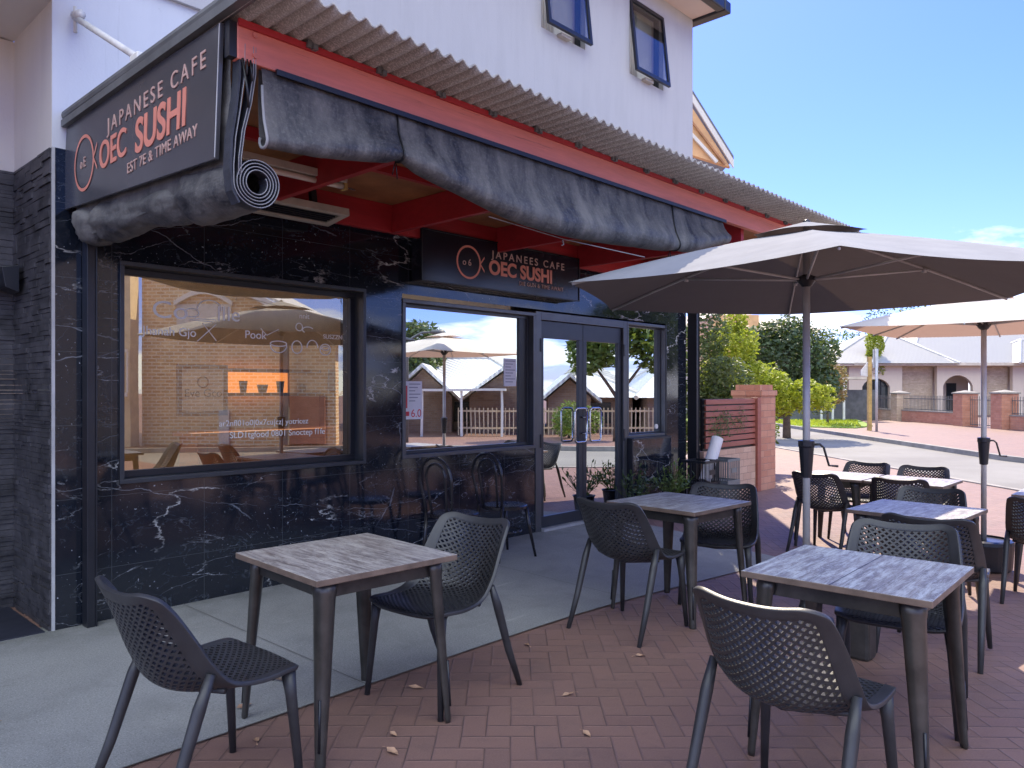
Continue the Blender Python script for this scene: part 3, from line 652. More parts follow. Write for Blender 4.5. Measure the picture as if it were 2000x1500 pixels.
# upper windows with sashes pushed open at the bottom
for (x0, x1, z0, z1) in UWIN:
    wf = win_frame(x0 + 0.001, x1 - 0.001, z0 + 0.001, z1 - 0.001, YF + 0.03, 0.035, 0.06, 'window', 'blackm', bld)
    MB().box(x0 + 0.036, x1 - 0.036, 5.385, 5.40, z0 + 0.03, z1 - 0.03).build('curtain', 'curtain', wf)
    cm = MB()
    for i in range(7): cm.tube([(x0 + 0.07 + i * 0.045, 5.375, z0 + 0.04), (x0 + 0.07 + i * 0.045, 5.375, z1 - 0.05)], 0.018, 8)
    cm.build('curtain_fold', 'curtain', wf, smooth=True)
    h = z1 - z0 - 0.03
    mt = Matrix.Translation((0, YF - 0.045, z1 - 0.015)) @ Matrix.Rotation(R(-6.5), 4, 'X')
    sb = MB()
    for bx in ((x0, x1, 0, 0.035, -0.04, 0), (x0, x1, 0, 0.035, -h, -h + 0.045), (x0, x0 + 0.04, 0, 0.035, -h + 0.045, -0.04), (x1 - 0.04, x1, 0, 0.035, -h + 0.045, -0.04)):
        sb.box(*bx, mat=mt)
    sash = sb.build('sash', 'blackm', wf)
    MB().box(x0 + 0.04, x1 - 0.04, 0.012, 0.018, -h + 0.045, -0.04, mat=mt).build('pane', 'glassu', sash)
    MB().box(x0 + 0.25, x0 + 0.42, YF - 0.10, YF - 0.037, z0 - 0.02, z0 + 0.01).build('winder', 'heater', sash)
# posts
tag(MB().box(1.665, 1.715, 5.17, 5.262, 0.0, 2.46).box(1.7155, 1.723, 5.165, 5.18, 0.0, 2.44).build('blind_post', 'blackm', bevel=0.004), 'black square post against the marble beside the stone pier', 'post')
tag(MB().box(9.00, 9.06, 5.13, 5.265, 0.0, 3.05).box(9.0605, 9.066, 5.12, 5.15, 0.0, 3.0).build('blind_post', 'blackm', bevel=0.004), 'black square post at the right end of the shopfront beside the slat fence', 'post')
tag(MB().prism([(1.36, 5.80, 2.28), (1.46, 5.80, 2.30), (1.46, 5.80, 2.12), (1.38, 5.80, 2.15)], (0, 0.18, 0)).box(0.3, 1.42, 5.95, 6.02, 2.17, 2.25).build('wall_bracket', 'blackm', bevel=0.004), 'dark flared metal bracket fixed in the corner of the stacked stone', 'bracket')
bpy.context.view_layer.update()

# ------------------------------------------------------------------ canopy
can = empty('shop_canopy', (0, 0, 0), 0, 'corrugated canopy over the shopfront with red front beam and red rafters', 'canopy')
XC0, XC1 = 1.60, 8.25
def roof_pt(a, b, off=0):
    x = XC0 - 0.02 + (XC1 - XC0) * a; y = 2.80 + (5.20 - 2.80) * b
    return (x, y, 3.120 - 0.012 * b + 0.0135 * math.sin(2 * PI * x / 0.084) + off)
rf = MB(); rf.grid(lambda a, b: roof_pt(a, b), 900, 4)
ro = rf.build('corrugated_roof', 'fibre', can, smooth=True); md = ro.modifiers.new('s', 'SOLIDIFY'); md.thickness = 0.009; md.offset = 1
MB().box(1.62, 7.42, 3.16, 3.21, 2.925, 3.085).build('fascia_beam', 'red', can, bevel=0.004)
MB().box(1.62, 8.2, 3.145, 3.159, 3.068, 3.098).build('beam_flashing', 'deepred', can)
MB().box(7.4205, 8.2, 3.17, 3.20, 2.95, 3.085).build('beam_extension', 'red', can, bevel=0.004)
MB().box(1.62, 8.2, 3.211, 3.25, 3.03, 3.088).build('beam_batten', 'deepred', can)
MB().box(1.585, 1.619, 3.165, 3.21, 2.93, 3.085).build('beam_end_plate', 'blackm', can)
for x, z_ in ((1.70, 3.05), (1.70, 2.96)):
    MB().tube([(x, 3.159, z_), (x, 3.150, z_)], 0.012, 10).build('bolt', 'red', can)
for x in (2.75, 4.0, 5.25, 6.5, 7.75):
    MB().box(x, x + 0.05, 3.252, 5.14, 2.80, 3.03).build('rafter', 'deepred', can, bevel=0.004)
MB().box(1.62, 8.2, 5.142, 5.19, 2.80, 3.03).build('wall_plate', 'deepred', can)
MB().box(1.62, 8.2, 4.2, 4.25, 2.96, 3.028).build('ceiling_batten', 'deepred', can)
MB().box(1.62, 8.2, 3.252, 5.19, 3.032, 3.05).build('ceiling_lining', 'ply', can)
random.seed(5)
for i in range(16):
    x = 1.95 + i * 0.40; MB().box(x, x + 0.03, 3.13, 3.159, 3.075, 3.11).box(x + 0.025, x + 0.05, 3.12, 3.158, 3.07, 3.095).build('roof_clip', 'capm', can)
MB().tube([(1.575, 2.66, 3.155), (1.575, 5.26, 3.175)], 0.035, 12, 1, 0.8).box(1.545, 1.60, 2.8, 5.26, 3.10, 3.14).build('roof_capping', 'capm', can, smooth=False)
MB().box(1.555, 1.61, 4.10, 4.20, 3.125, 3.225).build('cap_clamp', 'whitep', can, bevel=0.008)
tag(MB().tube([(1.575, 4.16, 3.215), (1.62, 5.235, 3.79)], 0.02, 10).tube([(1.62, 5.24, 3.70), (1.62, 5.24, 3.86)], 0.012, 8).tube([(1.62, 5.14, 3.78), (1.62, 5.235, 3.80)], 0.03, 8).build('canopy_stay', 'conduit', smooth=True), 'pale diagonal stay rod from the upper wall down to the canopy edge', 'stay rod')

# signs
sg = empty('shop_sign', (1.57, 4.2, 2.85), 0, 'charcoal sign panel with salmon lettering on the left end of the canopy', 'sign')

XS = 1.572
rp(MB().prism([(XS, 3.22, 3.085), (XS, 5.24, 3.135), (XS, 5.32, 2.60), (XS, 3.27, 2.50)], (0.018, 0, 0)).build('panel', 'signb', None, bevel=0.002), sg)
rp(MB().tube([(XS - 0.004, 3.222, 3.08), (XS - 0.004, 3.268, 2.505)], 0.0025, 6).build('edge_trim', 'polegrey'), sg)
rows = (Vector((0, -0.998, 0.02)).normalized(), Vector((0, 0.02, 1)).normalized(), Vector((-1, 0, 0)))
def st_(*a, **k):
    return rp(text(*a, parent=None, **k), sg)
st_('lettering', 'JAPANESE CAFE', 0.115, (XS - 0.003, 4.55, 2.905), rows, 'paleletter', xs=1.10, sp=1.42, off=0.000)
st_('lettering', 'OEC', 0.215, (XS - 0.003, 4.68, 2.725), rows, 'salmon', xs=0.92, off=0.002, shear=0.05)
st_('lettering', 'SUSHI', 0.245, (XS - 0.003, 4.165, 2.71), rows, 'salmon', xs=0.96, off=0.005, shear=0.08)
st_('lettering', 'EST 7E & TIME AWAY', 0.078, (XS - 0.003, 4.27, 2.625), rows, 'paleletter', xs=1.02, sp=1.12)
def fish_logo(center, ax, nz, r, tr, m, par, off):
    c = Vector(center); ax = Vector(ax); up = Vector((0, 0, 1))
    b = MB(); n = 48; nn = Vector(nz) * 0.003
    ring = [c + ax * math.cos(2 * PI * i / n) * r + up * math.sin(2 * PI * i / n) * r for i in range(n)]
    ri = [c + ax * math.cos(2 * PI * i / n) * (r - tr) + up * math.sin(2 * PI * i / n) * (r - tr) for i in range(n)]
    vs = [p + nn for p in ring] + [p + nn for p in ri]
    b.add(vs, [(i, (i + 1) % n, (i + 1) % n + n, i + n) for i in range(n)])
    for s_ in (1, -1):
        p0 = c + ax * (r + 0.0) + up * s_ * 0.01 * r / 0.15; p1 = c + ax * (r * 1.30) + up * s_ * r * 0.42
        w_ = up * tr * 0.55
        b.add([p0 - w_ + nn, p0 + w_ + nn, p1 + w_ + nn + ax * 0.0, p1 - w_ + nn], [(0, 1, 2, 3)])
    return b.build('fish_logo', m, None)
o = fish_logo((XS - 0.001, 4.925, 2.815), (0, -1, 0), (-1, 0, 0), 0.165, 0.019, 'salmon', sg, None); rp(o, sg)
st_('lettering', 'o E', 0.085, (XS - 0.003, 4.99, 2.79), rows, 'paleletter', xs=0.8)

sg2 = empty('shop_sign', (5.4, 5.15, 2.66), 0, 'glossy black sign box with salmon lettering above the shop doors', 'sign')
def S2(o): return rp(o, sg2)
YS = 5.12
S2(MB().box(4.31, 6.50, YS, 5.262, 2.435, 2.885).build('panel', 'signb2', None, bevel=0.004))
bt = MB()
for (a, b_) in (((4.31, 2.885), (6.50, 2.885)), ((4.31, 2.435), (6.50, 2.435)), ((4.31, 2.435), (4.31, 2.885)), ((6.50, 2.435), (6.50, 2.885))):
    bt.bar((a[0], YS - 0.003, a[1]), (b_[0], YS - 0.003, b_[1]), 0.012)
S2(bt.build('edge_trim', 'blackm'))
rw = (Vector((1, 0, 0)), Vector((0, 0, 1)), Vector((0, -1, 0)))
for body, sz, x, z_, m_, xs_, sp_, off_ in (('JAPANEES CAFE', 0.100, 5.17, 2.735, 'paleletter', 1.14, 1.42, 0.0005), ('OEC SUSHI', 0.185, 5.13, 2.580, 'salmon', 1.02, 1.0, 0.006), ('DIE GUN & TIME AWAIT', 0.058, 5.55, 2.512, 'paleletter', 1.0, 1.1, 0)):
    S2(text('lettering', body, sz, (x, YS - 0.004, z_), rw, m_, None, xs=xs_, sp=sp_, off=off_))
S2(fish_logo((4.87, YS - 0.001, 2.655), (1, 0, 0), (0, -1, 0), 0.155, 0.020, 'salmon', None, None))
S2(text('lettering', 'o 6', 0.085, (4.79, YS - 0.004, 2.625), rw, 'paleletter', None, xs=1.0))

# rolled blinds
bl = empty('rolled_blind', (4, 3.2, 2.9), 0, 'dusty black plastic blind rolled up and sagging under the red beam', 'blind')
def B1_(o): return rp(o, bl)
prof = [(1.74, 2.56, 0.045), (2.0, 2.575, 0.065), (2.40, 2.635, 0.075), (2.50, 2.665, 0.050), (2.62, 2.62, 0.075), (2.95, 2.56, 0.08), (3.4, 2.485, 0.10), (3.8, 2.47, 0.11), (4.4, 2.49, 0.115), (5.0, 2.53, 0.11), (5.18, 2.56, 0.065), (5.32, 2.56, 0.10), (5.6, 2.62, 0.09), (6.0, 2.72, 0.07)]
def blind_section(x):
    zb, r = interp(prof, x); r *= 0.72
    lump = mnoise.noise(Vector((x * 2.3, 0, 0))) * 0.012
    cy_, cz_ = 3.165 - r * 0.45 + lump, zb + r
    pts = [(3.20, 2.935), (3.175, 2.925)]
    top_y, top_z = 3.165, 2.92
    for t in (0.25, 0.5, 0.75): pts.append((top_y + (cy_ - r * 0.9 - top_y) * t * t, top_z + (cz_ + r * 0.35 - top_z) * t))
    for i in range(11):
        a = R(160) + R(235) * i / 10
        pts.append((cy_ + r * math.cos(a), cz_ + r * math.sin(a)))
    pts += [(3.195, cz_ + r * 0.9), (3.205, (cz_ + r + 2.93) / 2)]
    out = []
    for i, (yy, z2) in enumerate(pts):
        w = mnoise.noise(Vector((x * 9.0 + z2 * 4, yy * 3, z2 * 1.5))) * 0.008 + mnoise.noise(Vector((x * 3.1, yy * 6, z2 * 5))) * 0.008 + mnoise.noise(Vector((x * 14, yy * 9, z2 * 9))) * 0.004
        out.append((x, yy + w * (1 if 2 < i < 16 else 0.2), z2 + w * 0.6 * (1 if 2 < i < 16 else 0)))
    return out
xsn = [1.74 + 4.26 * i / 150 for i in range(151)]
secs = [blind_section(x) for x in xsn]; n = len(secs[0]); b = MB()
b.add([p for s_ in secs for p in s_], [(i * n + j, i * n + (j + 1) % n, (i + 1) * n + (j + 1) % n, (i + 1) * n + j) for i in range(150) for j in range(n)] + [tuple(range(150 * n, 151 * n))])
B1_(b.build('roll', 'blind', None, smooth=True))
# open teardrop end with pale stitched edges
s0 = secs[0]
B1_(MB().tube([(p[0] - 0.004, p[1], p[2]) for p in s0[2:16]], 0.007, 6).build('edge_webbing', 'stitch', smooth=True))
for x in (2.50, 5.18):
    ss = blind_section(x)
    B1_(MB().tube([(p[0], p[1] - 0.006 if i < 10 else p[1], p[2] - 0.004) for i, p in enumerate(ss)] + [ss[0]], 0.006, 6).tube([ss[12], (x + 0.01, ss[12][1], ss[12][2] - 0.10)], 0.003, 5).tube([ss[12], (x - 0.015, ss[12][1] + 0.01, ss[12][2] - 0.08)], 0.003, 5).build('tie_cord', 'black', smooth=True))
B1_(MB().box(1.8, 6.02, 3.145, 3.158, 2.905, 2.93).build('head_batten', 'blackm'))
tag(MB().tube([(3.2, 3.19, 2.50), (3.9, 3.2, 2.47), (4.55, 3.0, 2.41)], 0.003, 5).tube([(3.88, 3.19, 2.46), (3.89, 3.19, 2.43), (3.87, 3.19, 2.425)], 0.004, 5).build('loose_cord', 'stitch'), 'thin loose cord hanging below the sagging front blind', 'cord')

sb_ = empty('rolled_blind', (1.7, 4.2, 2.5), 0, 'black plastic blind rolled into a thick coil under the side sign', 'blind')
def B2_(o): return rp(o, sb_)
def sroll(a, c):
    y = 3.215 + 2.0 * c; zc = 2.40 + 0.10 * c; xc = 1.715 - 0.02 * c
    pinch = 1 - 0.28 * math.exp(-((c - 0.30) / 0.035) ** 2) - 0.25 * math.exp(-((c - 0.86) / 0.03) ** 2)
    r = (0.112 + 0.02 * math.sin(c * 9)) * pinch
    an = 2 * PI * a; w = mnoise.noise(Vector((math.cos(an) * 1.5, y * 3, math.sin(an) * 1.5))) * 0.020 + mnoise.noise(Vector((math.cos(an) * 3, y * 8, math.sin(an) * 3))) * 0.010
    if c > 0.97: r *= 0.8
    return (xc + (r + w * min(1, c * 10)) * math.cos(an), y, zc + (r + w * min(1, c * 10)) * math.sin(an) * 0.97)
B2_(MB().grid(sroll, 40, 70).build('roll', 'blind', None, smooth=True, merge=0.0005))
B2_(MB().grid(lambda a, c: (1.625 - 0.012 * math.sin(PI * a) + 0.01 * mnoise.noise(Vector((c * 9, a * 4, 0))), 3.22 + 1.98 * c, 3.03 - a * 0.62), 8, 50).build('hanging_sheet', 'blind', None, smooth=True))
sp = MB(); stt = MB()
cx0, cz0 = 1.715, 2.40
pth = [(1.655, 3.0), (1.652, 2.85), (1.632, 2.70), (1.612, 2.58), (1.603, 2.46)]
N = 150
for i in range(N + 1):
    a = PI + 0.0 + (2 * PI * 4.6) * i / N; r = 0.112 - 0.066 * (i / N)
    pth.append((cx0 + r * math.cos(a) * (1 + 0.04 * math.sin(a * 2)), cz0 + r * math.sin(a)))
def ribbon_path(pth, y0, y1, th, mbb):
    k = len(pth)
    vs = []
    for i, (x, z_) in enumerate(pth):
        a, c = pth[max(i - 1, 0)], pth[min(i + 1, k - 1)]; tx, tz = c[0] - a[0], c[1] - a[1]; l = math.hypot(tx, tz) or 1; nx_, nz_ = -tz / l * th / 2, tx / l * th / 2
        vs += [(x + nx_, y0, z_ + nz_), (x - nx_, y0, z_ - nz_), (x - nx_, y1, z_ - nz_), (x + nx_, y1, z_ + nz_)]
    fs = [(i * 4 + j, i * 4 + (j + 1) % 4, (i + 1) * 4 + (j + 1) % 4, (i + 1) * 4 + j) for i in range(k - 1) for j in range(4)]
    mbb.add(vs, fs + [(0, 1, 2, 3)])
ribbon_path(pth, 3.165, 3.225, 0.0075, sp)
pth2 = [(1.70, 3.0), (1.70, 2.88), (1.680, 2.75), (1.648, 2.62), (1.632, 2.50), (1.630, 2.42)]
ribbon_path(pth2, 3.162, 3.225, 0.012, sp)
ribbon_path([(1.635, 3.0), (1.632, 2.85), (1.615, 2.70), (1.596, 2.58), (1.590, 2.44), (1.60, 2.35), (1.63, 2.30)], 3.162, 3.225, 0.010, sp)
B2_(sp.build('coil_end', 'band', None, smooth=False))
def cordline(path, mbb): mbb.tube([(x, 3.161, z_) for x, z_ in path], 0.0021, 5)
cordline(pth, stt); cordline([(x - 0.006, z_) for x, z_ in pth2], stt); cordline([(x + 0.006, z_) for x, z_ in pth2], stt)
B2_(stt.build('stitching', 'stitch', None, smooth=True))
B2_(MB().tube([(1.64, 3.155, 2.93), (1.66, 3.15, 2.80), (1.665, 3.15, 2.72)], 0.006, 6).tube([(1.66, 3.15, 2.93), (1.655, 3.145, 2.86)], 0.004, 6).tube([(1.675, 3.15, 2.93), (1.68, 3.145, 2.84)], 0.005, 6).build('tie_cord', 'black', smooth=True))

# tube light and heater under the canopy
tl = empty('tube_light', (2.5, 4.3, 2.86), 0, 'fluorescent tube batten under the canopy behind the coiled blind', 'light')
def TL(o): return rp(o, tl)
TL(MB().box(1.76, 2.98, 4.30, 4.36, 2.86, 2.91).build('batten', 'heater', bevel=0.004))
TL(MB().tube([(1.78, 4.33, 2.838), (2.96, 4.33, 2.838)], 0.019, 14).build('tube', 'tube', smooth=True))
TL(MB().box(2.962, 2.985, 4.305, 4.355, 2.815, 2.86).box(1.755, 1.778, 4.305, 4.355, 2.815, 2.86).build('end_cap', 'post'))
TL(MB().tube([(2.985, 4.33, 2.84), (3.06, 4.33, 2.835)], 0.005, 6).build('pin', 'chrome'))
ht = empty('strip_heater', (2.9, 5.1, 2.73), 0, 'flat cream strip heater with dark grille under the canopy above the left window', 'heater')
def HT(o): return rp(o, ht)
hm = Matrix.Translation((2.20, 4.84, 2.79)) @ Matrix.Rotation(R(-8), 4, 'X') @ Matrix.Diagonal((1.15, 1, 1, 1))
hb = MB().box(0, 1.02, 0, 0.045, 0, 0.055, mat=hm).box(0, 1.02, 0.245, 0.29, 0, 0.055, mat=hm).box(0, 0.05, 0.045, 0.245, 0, 0.055, mat=hm).box(0.97, 1.02, 0.045, 0.245, 0, 0.055, mat=hm).box(0.05, 0.97, 0.045, 0.245, 0.04, 0.055, mat=hm)
HT(hb.build('housing', 'heater', bevel=0.003))
gm = MB()
for i in range(5): gm.box(0.055, 0.965, 0.06 + i * 0.036, 0.075 + i * 0.036, 0.006, 0.018, mat=hm)
HT(gm.build('grille', 'blackm'))
HT(MB().box(0.2, 0.24, 0.1, 0.14, 0.055, 0.20, mat=hm).box(0.8, 0.84, 0.1, 0.14, 0.055, 0.20, mat=hm).build('bracket', 'blackm'))

# window paint and papers
wp = MB(); random.seed(21)
def zt(y_, x, z_, s, body, xs_=1.0, m_='chalk', nm='window_writing', lab='white painted writing on the left shop window'):
    return text(nm, body, s, (x, y_, z_), rw, m_, None, xs=xs_, ext=0.0004)
yw = YF + 0.122
wr = empty('window_writing', (2.9, yw, 1.9), 0, 'white hand-painted words and food doodles on the left shop window', 'window lettering')
def WR(o): return rp(o, wr)
for body, s, x, z_, xs_ in (('Co', 0.17, 2.14, 1.98, 1.2), ('IIIe', 0.15, 2.60, 1.99, 1.0), ('Jhanah Gjo', 0.085, 2.08, 1.86, 1.0), ('Pook', 0.085, 2.82, 1.87, 1.0), ('nnit', 0.06, 3.28, 2.05, 1.0), ('SUSZZN', 0.05, 3.50, 1.90, 1.0),
        ('ar2nfl01o0|0x7cu|cz| yotricez', 0.062, 2.62, 1.215, 1.0), ('SLD1tgfood 0801 Snoctep f1fe', 0.066, 2.70, 1.125, 1.0)):
    WR(zt(yw, x, z_, s, body, xs_))
dd = MB()
def ring(cx_, cz_, rx_, rz_, a0=0, a1=2 * PI, w_=0.004):
    k = 16; dd.tube([(cx_ + rx_ * math.cos(a0 + (a1 - a0) * i / k), yw - 0.001, cz_ + rz_ * math.sin(a0 + (a1 - a0) * i / k)) for i in range(k + 1)], w_, 4, cap=False)
ring(2.42, 2.03, 0.05, 0.03); ring(2.55, 2.06, 0.09, 0.07, 0, PI); ring(3.10, 1.83, 0.07, 0.06, PI, 2 * PI); ring(3.10, 1.84, 0.07, 0.02); ring(3.26, 1.82, 0.045, 0.05); ring(3.40, 1.82, 0.05, 0.06, 0, PI); ring(3.52, 1.81, 0.05, 0.045); ring(3.52, 1.82, 0.035, 0.015)
ring(3.28, 1.98, 0.03, 0.03); ring(3.36, 1.96, 0.05, 0.025, 0.5, 4)
for a, c in (((2.50, 1.96), (2.60, 1.84)), ((2.60, 1.96), (2.46, 1.83)), ((2.95, 1.95), (3.0, 1.90)), ((3.0, 1.90), (3.10, 1.95)), ((2.40, 1.98), (2.58, 1.975)), ((2.44, 1.99), (2.6, 1.99))):
    dd.tube([(a[0], yw, a[1]), (c[0], yw, c[1])], 0.003, 4)
WR(dd.build('doodle', 'chalk'))
def poster(x0, x1, z0, z1, y, label, red):
    p = empty('paper_poster', ((x0 + x1) / 2, y, z0), 0, label, 'poster')
    def PP(o): return rp(o, p)
    PP(MB().box(x0, x1, y, y + 0.002, z0, z1).build('sheet', 'paper'))
    if red:
        PP(text('print', '6.0', 0.10, (x0 + 0.09, y - 0.001, z0 + 0.02), rw, 'redink', None, ext=0.0004))
        PP(MB().box(x0 + 0.012, x0 + 0.05, y - 0.001, y - 0.0005, z0 + 0.1, z1 - 0.04).box(x0 + 0.02, x0 + 0.07, y - 0.001, y - 0.0005, z0 + 0.03, z0 + 0.07).build('print', 'redink'))
    g_ = MB(); k = 0; zz_ = z1 - 0.03
    while zz_ > z0 + (0.14 if red else 0.03):
        g_.box(x0 + (0.07 if red else 0.02), x1 - 0.02 - 0.03 * (k % 3), y - 0.001, y - 0.0005, zz_, zz_ + 0.008); zz_ -= 0.03; k += 1
    PP(g_.build('print', 'greyink'))
poster(4.28, 4.50, 1.22, 1.56, YF + 0.070, 'white and red price poster in the bottom left of the middle window', True)
poster(5.57, 5.75, 1.52, 1.80, YF + 0.070, 'pale sheet of small print at the right edge of the middle window', False)

# things seen inside the left window
fr = empty('framed_board', (3.65, 7.9, 1.2), 0, 'plum framed pale board with a circle drawing behind the left window glass', 'framed board')
def FR(o): return rp(o, fr)
FR(win_frame(3.39, 3.93, 1.21, 1.75, 7.88, 0.045, 0.04, 'frame', 'plum'))
FR(MB().box(3.435, 3.885, 7.895, 7.91, 1.255, 1.705).build('board', 'paper'))
FR(text('print', 'Eve Gco', 0.12, (3.46, 7.892, 1.41), rw, 'black', None, ext=0.0004))
FR(MB().tube([(3.66 + 0.057 * math.cos(i * PI / 8), 7.892, 1.565 + 0.057 * math.sin(i * PI / 8)) for i in range(17)], 0.007, 5).build('circle_mark', 'plum'))
tag(MB().box(3.94, 5.05, 7.82, 8.05, 1.415, 1.45).box(3.94, 5.05, 7.82, 8.05, 1.68, 1.715).build('wall_shelf', 'plum'), 'dark shelf inside the left window with small pots on it', 'shelf')
tag(MB().box(3.96, 4.75, 8.06, 8.08, 1.451, 1.679).build('added_glow_panel', 'orangeb'), 'added orange panel that glows by itself behind the pots inside the left window', 'panel')  # added emissive sheet that imitates a warm glow indoors, no real lamp
for i, (x, r_, h_) in enumerate(((4.13, 0.045, .13), (4.36, 0.06, .09), (4.58, 0.045, .13), (4.86, 0.055, .10))):
    tag(MB().lathe([(r_ * 0.7, 0), (r_, h_ * .9), (r_ * 1.06, h_)], 16, (x, 7.93, 1.452)).build('small_pot', 'pot'), 'small dark pot on the shelf inside the left window', 'pot', 'pots on the inside shelf')
tag(MB().box(5.20, 5.46, 7.9, 7.92, 1.47, 1.73).build('wall_screen', 'screen'), 'small blue panel inside at the right of the left window', 'screen')
tag(MB().box(3.2, 5.9, 7.0, 7.4, 0.04, 1.04).box(3.15, 5.95, 6.96, 7.44, 1.041, 1.08).build('service_counter', 'brickr'), 'brick service counter inside behind the left window', 'counter')
tag(MB().box(5.12, 5.90, 7.6, 7.95, 1.09, 1.40).box(5.2, 5.9, 7.9, 8.1, 0.04, 1.45).build('coffee_machine', 'black'), 'dark machine on the right of the counter inside the left window', 'machine')

# ------------------------------------------------------------------ air chairs
CEN = [(0, .262, .446), (.1, .235, .460), (.3, .09, .447), (.48, -.07, .436), (.6, -.155, .470), (.72, -.205, .565), (.86, -.245, .690), (1, -.285, .812)]
EDG = [(0, .240, .448), (.1, .215, .466), (.3, .085, .462), (.48, -.020, .492), (.6, -.085, .572), (.72, -.135, .662), (.86, -.195, .762), (1, -.262, .846)]
WID = [(0, .215), (.1, .238), (.3, .247), (.48, .250), (.6, .250), (.72, .243), (.86, .232), (1, .215)]
def S(u, v):
    v = max(-0.02, min(1.02, v)); e = abs(u) ** 2.4
    c, d, w = interp(CEN, v), interp(EDG, v), interp(WID, v)[0]
    return (u * w * 1.04, (c[0] + (d[0] - c[0]) * e) * 1.08, c[1] + (d[1] - c[1]) * e)
HU, LV = 0.245, 1.02
def SM(a, b): return S(a / HU, b / LV)
def rrect(inset, n=10, rad=0.085):
    pts = []
    for (cx_, cy_, a0) in ((HU - inset, LV - inset, 0), (-HU + inset, LV - inset, PI / 2), (-HU + inset, inset, PI), (HU - inset, inset, 1.5 * PI)):
        sx_, sy_ = (1 if cx_ > 0 else -1), (1 if cy_ > LV / 2 else -1); r_ = max(0.02, rad - inset)
        for i in range(n + 1):
            a = a0 + PI / 2 * i / n; pts.append((cx_ - sx_ * r_ + r_ * math.cos(a), cy_ - sy_ * r_ + r_ * math.sin(a)))
    out = []
    for i in range(len(pts)):
        a, b_ = pts[i], pts[(i + 1) % len(pts)]; l = math.dist(a, b_); k = max(1, int(l / 0.03))
        for j in range(k): out.append((a[0] + (b_[0] - a[0]) * j / k, a[1] + (b_[1] - a[1]) * j / k))
    return out
def make_chair():
    root = empty('cafe_chair', (0, 0, 0), 0, 'x', 'chair', 'perforated resin chairs around the outdoor tables')
    # frame rim: lofted from the outer loop towards the middle
    outer = rrect(0.0)
    k = len(outer); loops = []
    for t in (0.0, 0.012, 0.028, 0.042):
        loop = []
        for (a, b_) in outer:
            ca, cb_ = max(-(HU - 0.09), min(HU - 0.09, a)), max(0.09, min(LV - 0.09, b_))
            d_ = math.hypot(a - ca, b_ - cb_); q = (d_ - t) / d_
            loop.append((ca + (a - ca) * q, cb_ + (b_ - cb_) * q))
        loops.append(loop)
    mb = MB(); mb.add([SM(a, b_) for lp in loops for a, b_ in lp], [(i * k + j, i * k + (j + 1) % k, (i + 1) * k + (j + 1) % k, (i + 1) * k + j) for i in range(3) for j in range(k)])
    rim = mb.build('shell_frame', 'chair', None, smooth=True)
    bake(rim, [('SOLIDIFY', dict(thickness=0.017, offset=0)), ('BEVEL', dict(width=0.005, segments=2, limit_method='ANGLE', angle_limit=R(40)))]); rim.parent = root
    for p in rim.data.polygons: p.use_smooth = True
    w, h = 0.0345, 0.034
    parts = {'seat': MB(), 'backrest': MB()}
    ni = int(LV / (h / 2)) + 2; nj = int(2 * HU / w) + 3
    for i in range(ni):
        for j in range(nj):
            a = -HU - w / 2 + j * w + (i % 2) * w / 2; b_ = i * h / 2
            if abs(a) > HU - 0.020 or b_ < 0.022 or b_ > LV - 0.022: continue
            if abs(a) > HU - 0.07 and b_ > LV - 0.07 and math.hypot(abs(a) - (HU - 0.085), b_ - (LV - 0.085)) > 0.066: continue
            if abs(a) > HU - 0.07 and b_ < 0.07 and math.hypot(abs(a) - (HU - 0.085), b_ - 0.085) > 0.066: continue
            o4 = [(a - w / 2, b_), (a, b_ - h / 2), (a + w / 2, b_), (a, b_ + h / 2)]
            i4 = [(a - w * .335, b_), (a, b_ - h * .275), (a + w * .335, b_), (a, b_ + h * .275)]
            mbb = parts['seat' if b_ < 0.50 else 'backrest']
            mbb.add([SM(*p) for p in o4 + i4], [(q, (q + 1) % 4, (q + 1) % 4 + 4, q + 4) for q in range(4)])
    for nm, mbb in parts.items():
        o = mbb.build(nm, 'chair', None, merge=0.0008, recalc=False)
        bake(o, [('SOLIDIFY', dict(thickness=0.0135, offset=0))]); o.parent = root
    for sx_ in (1, -1):
        MB().tube([(sx_ * .215, .222, .452), (sx_ * .222, .230, .36), (sx_ * .245, .258, .0)], [0.027, 0.0205, 0.0135], 12).build('leg', 'chair', root, smooth=True)
        MB().tube([(sx_ * .250, -.092, .535), (sx_ * .253, -.135, .43), (sx_ * .257, -.215, .2), (sx_ * .262, -.300, 0)], [0.015, 0.022, 0.019, 0.0135], 12).build('leg', 'chair', root, smooth=True)
    MB().tube([(-.20, .17, .438), (0, .20, .428), (.20, .17, .438)], 0.011, 8).tube([(-.225, -.03, .455), (0, -.08, .425), (.225, -.03, .455)], 0.011, 8).build('under_brace', 'chair', root, smooth=True)
    return root
ch = make_chair()
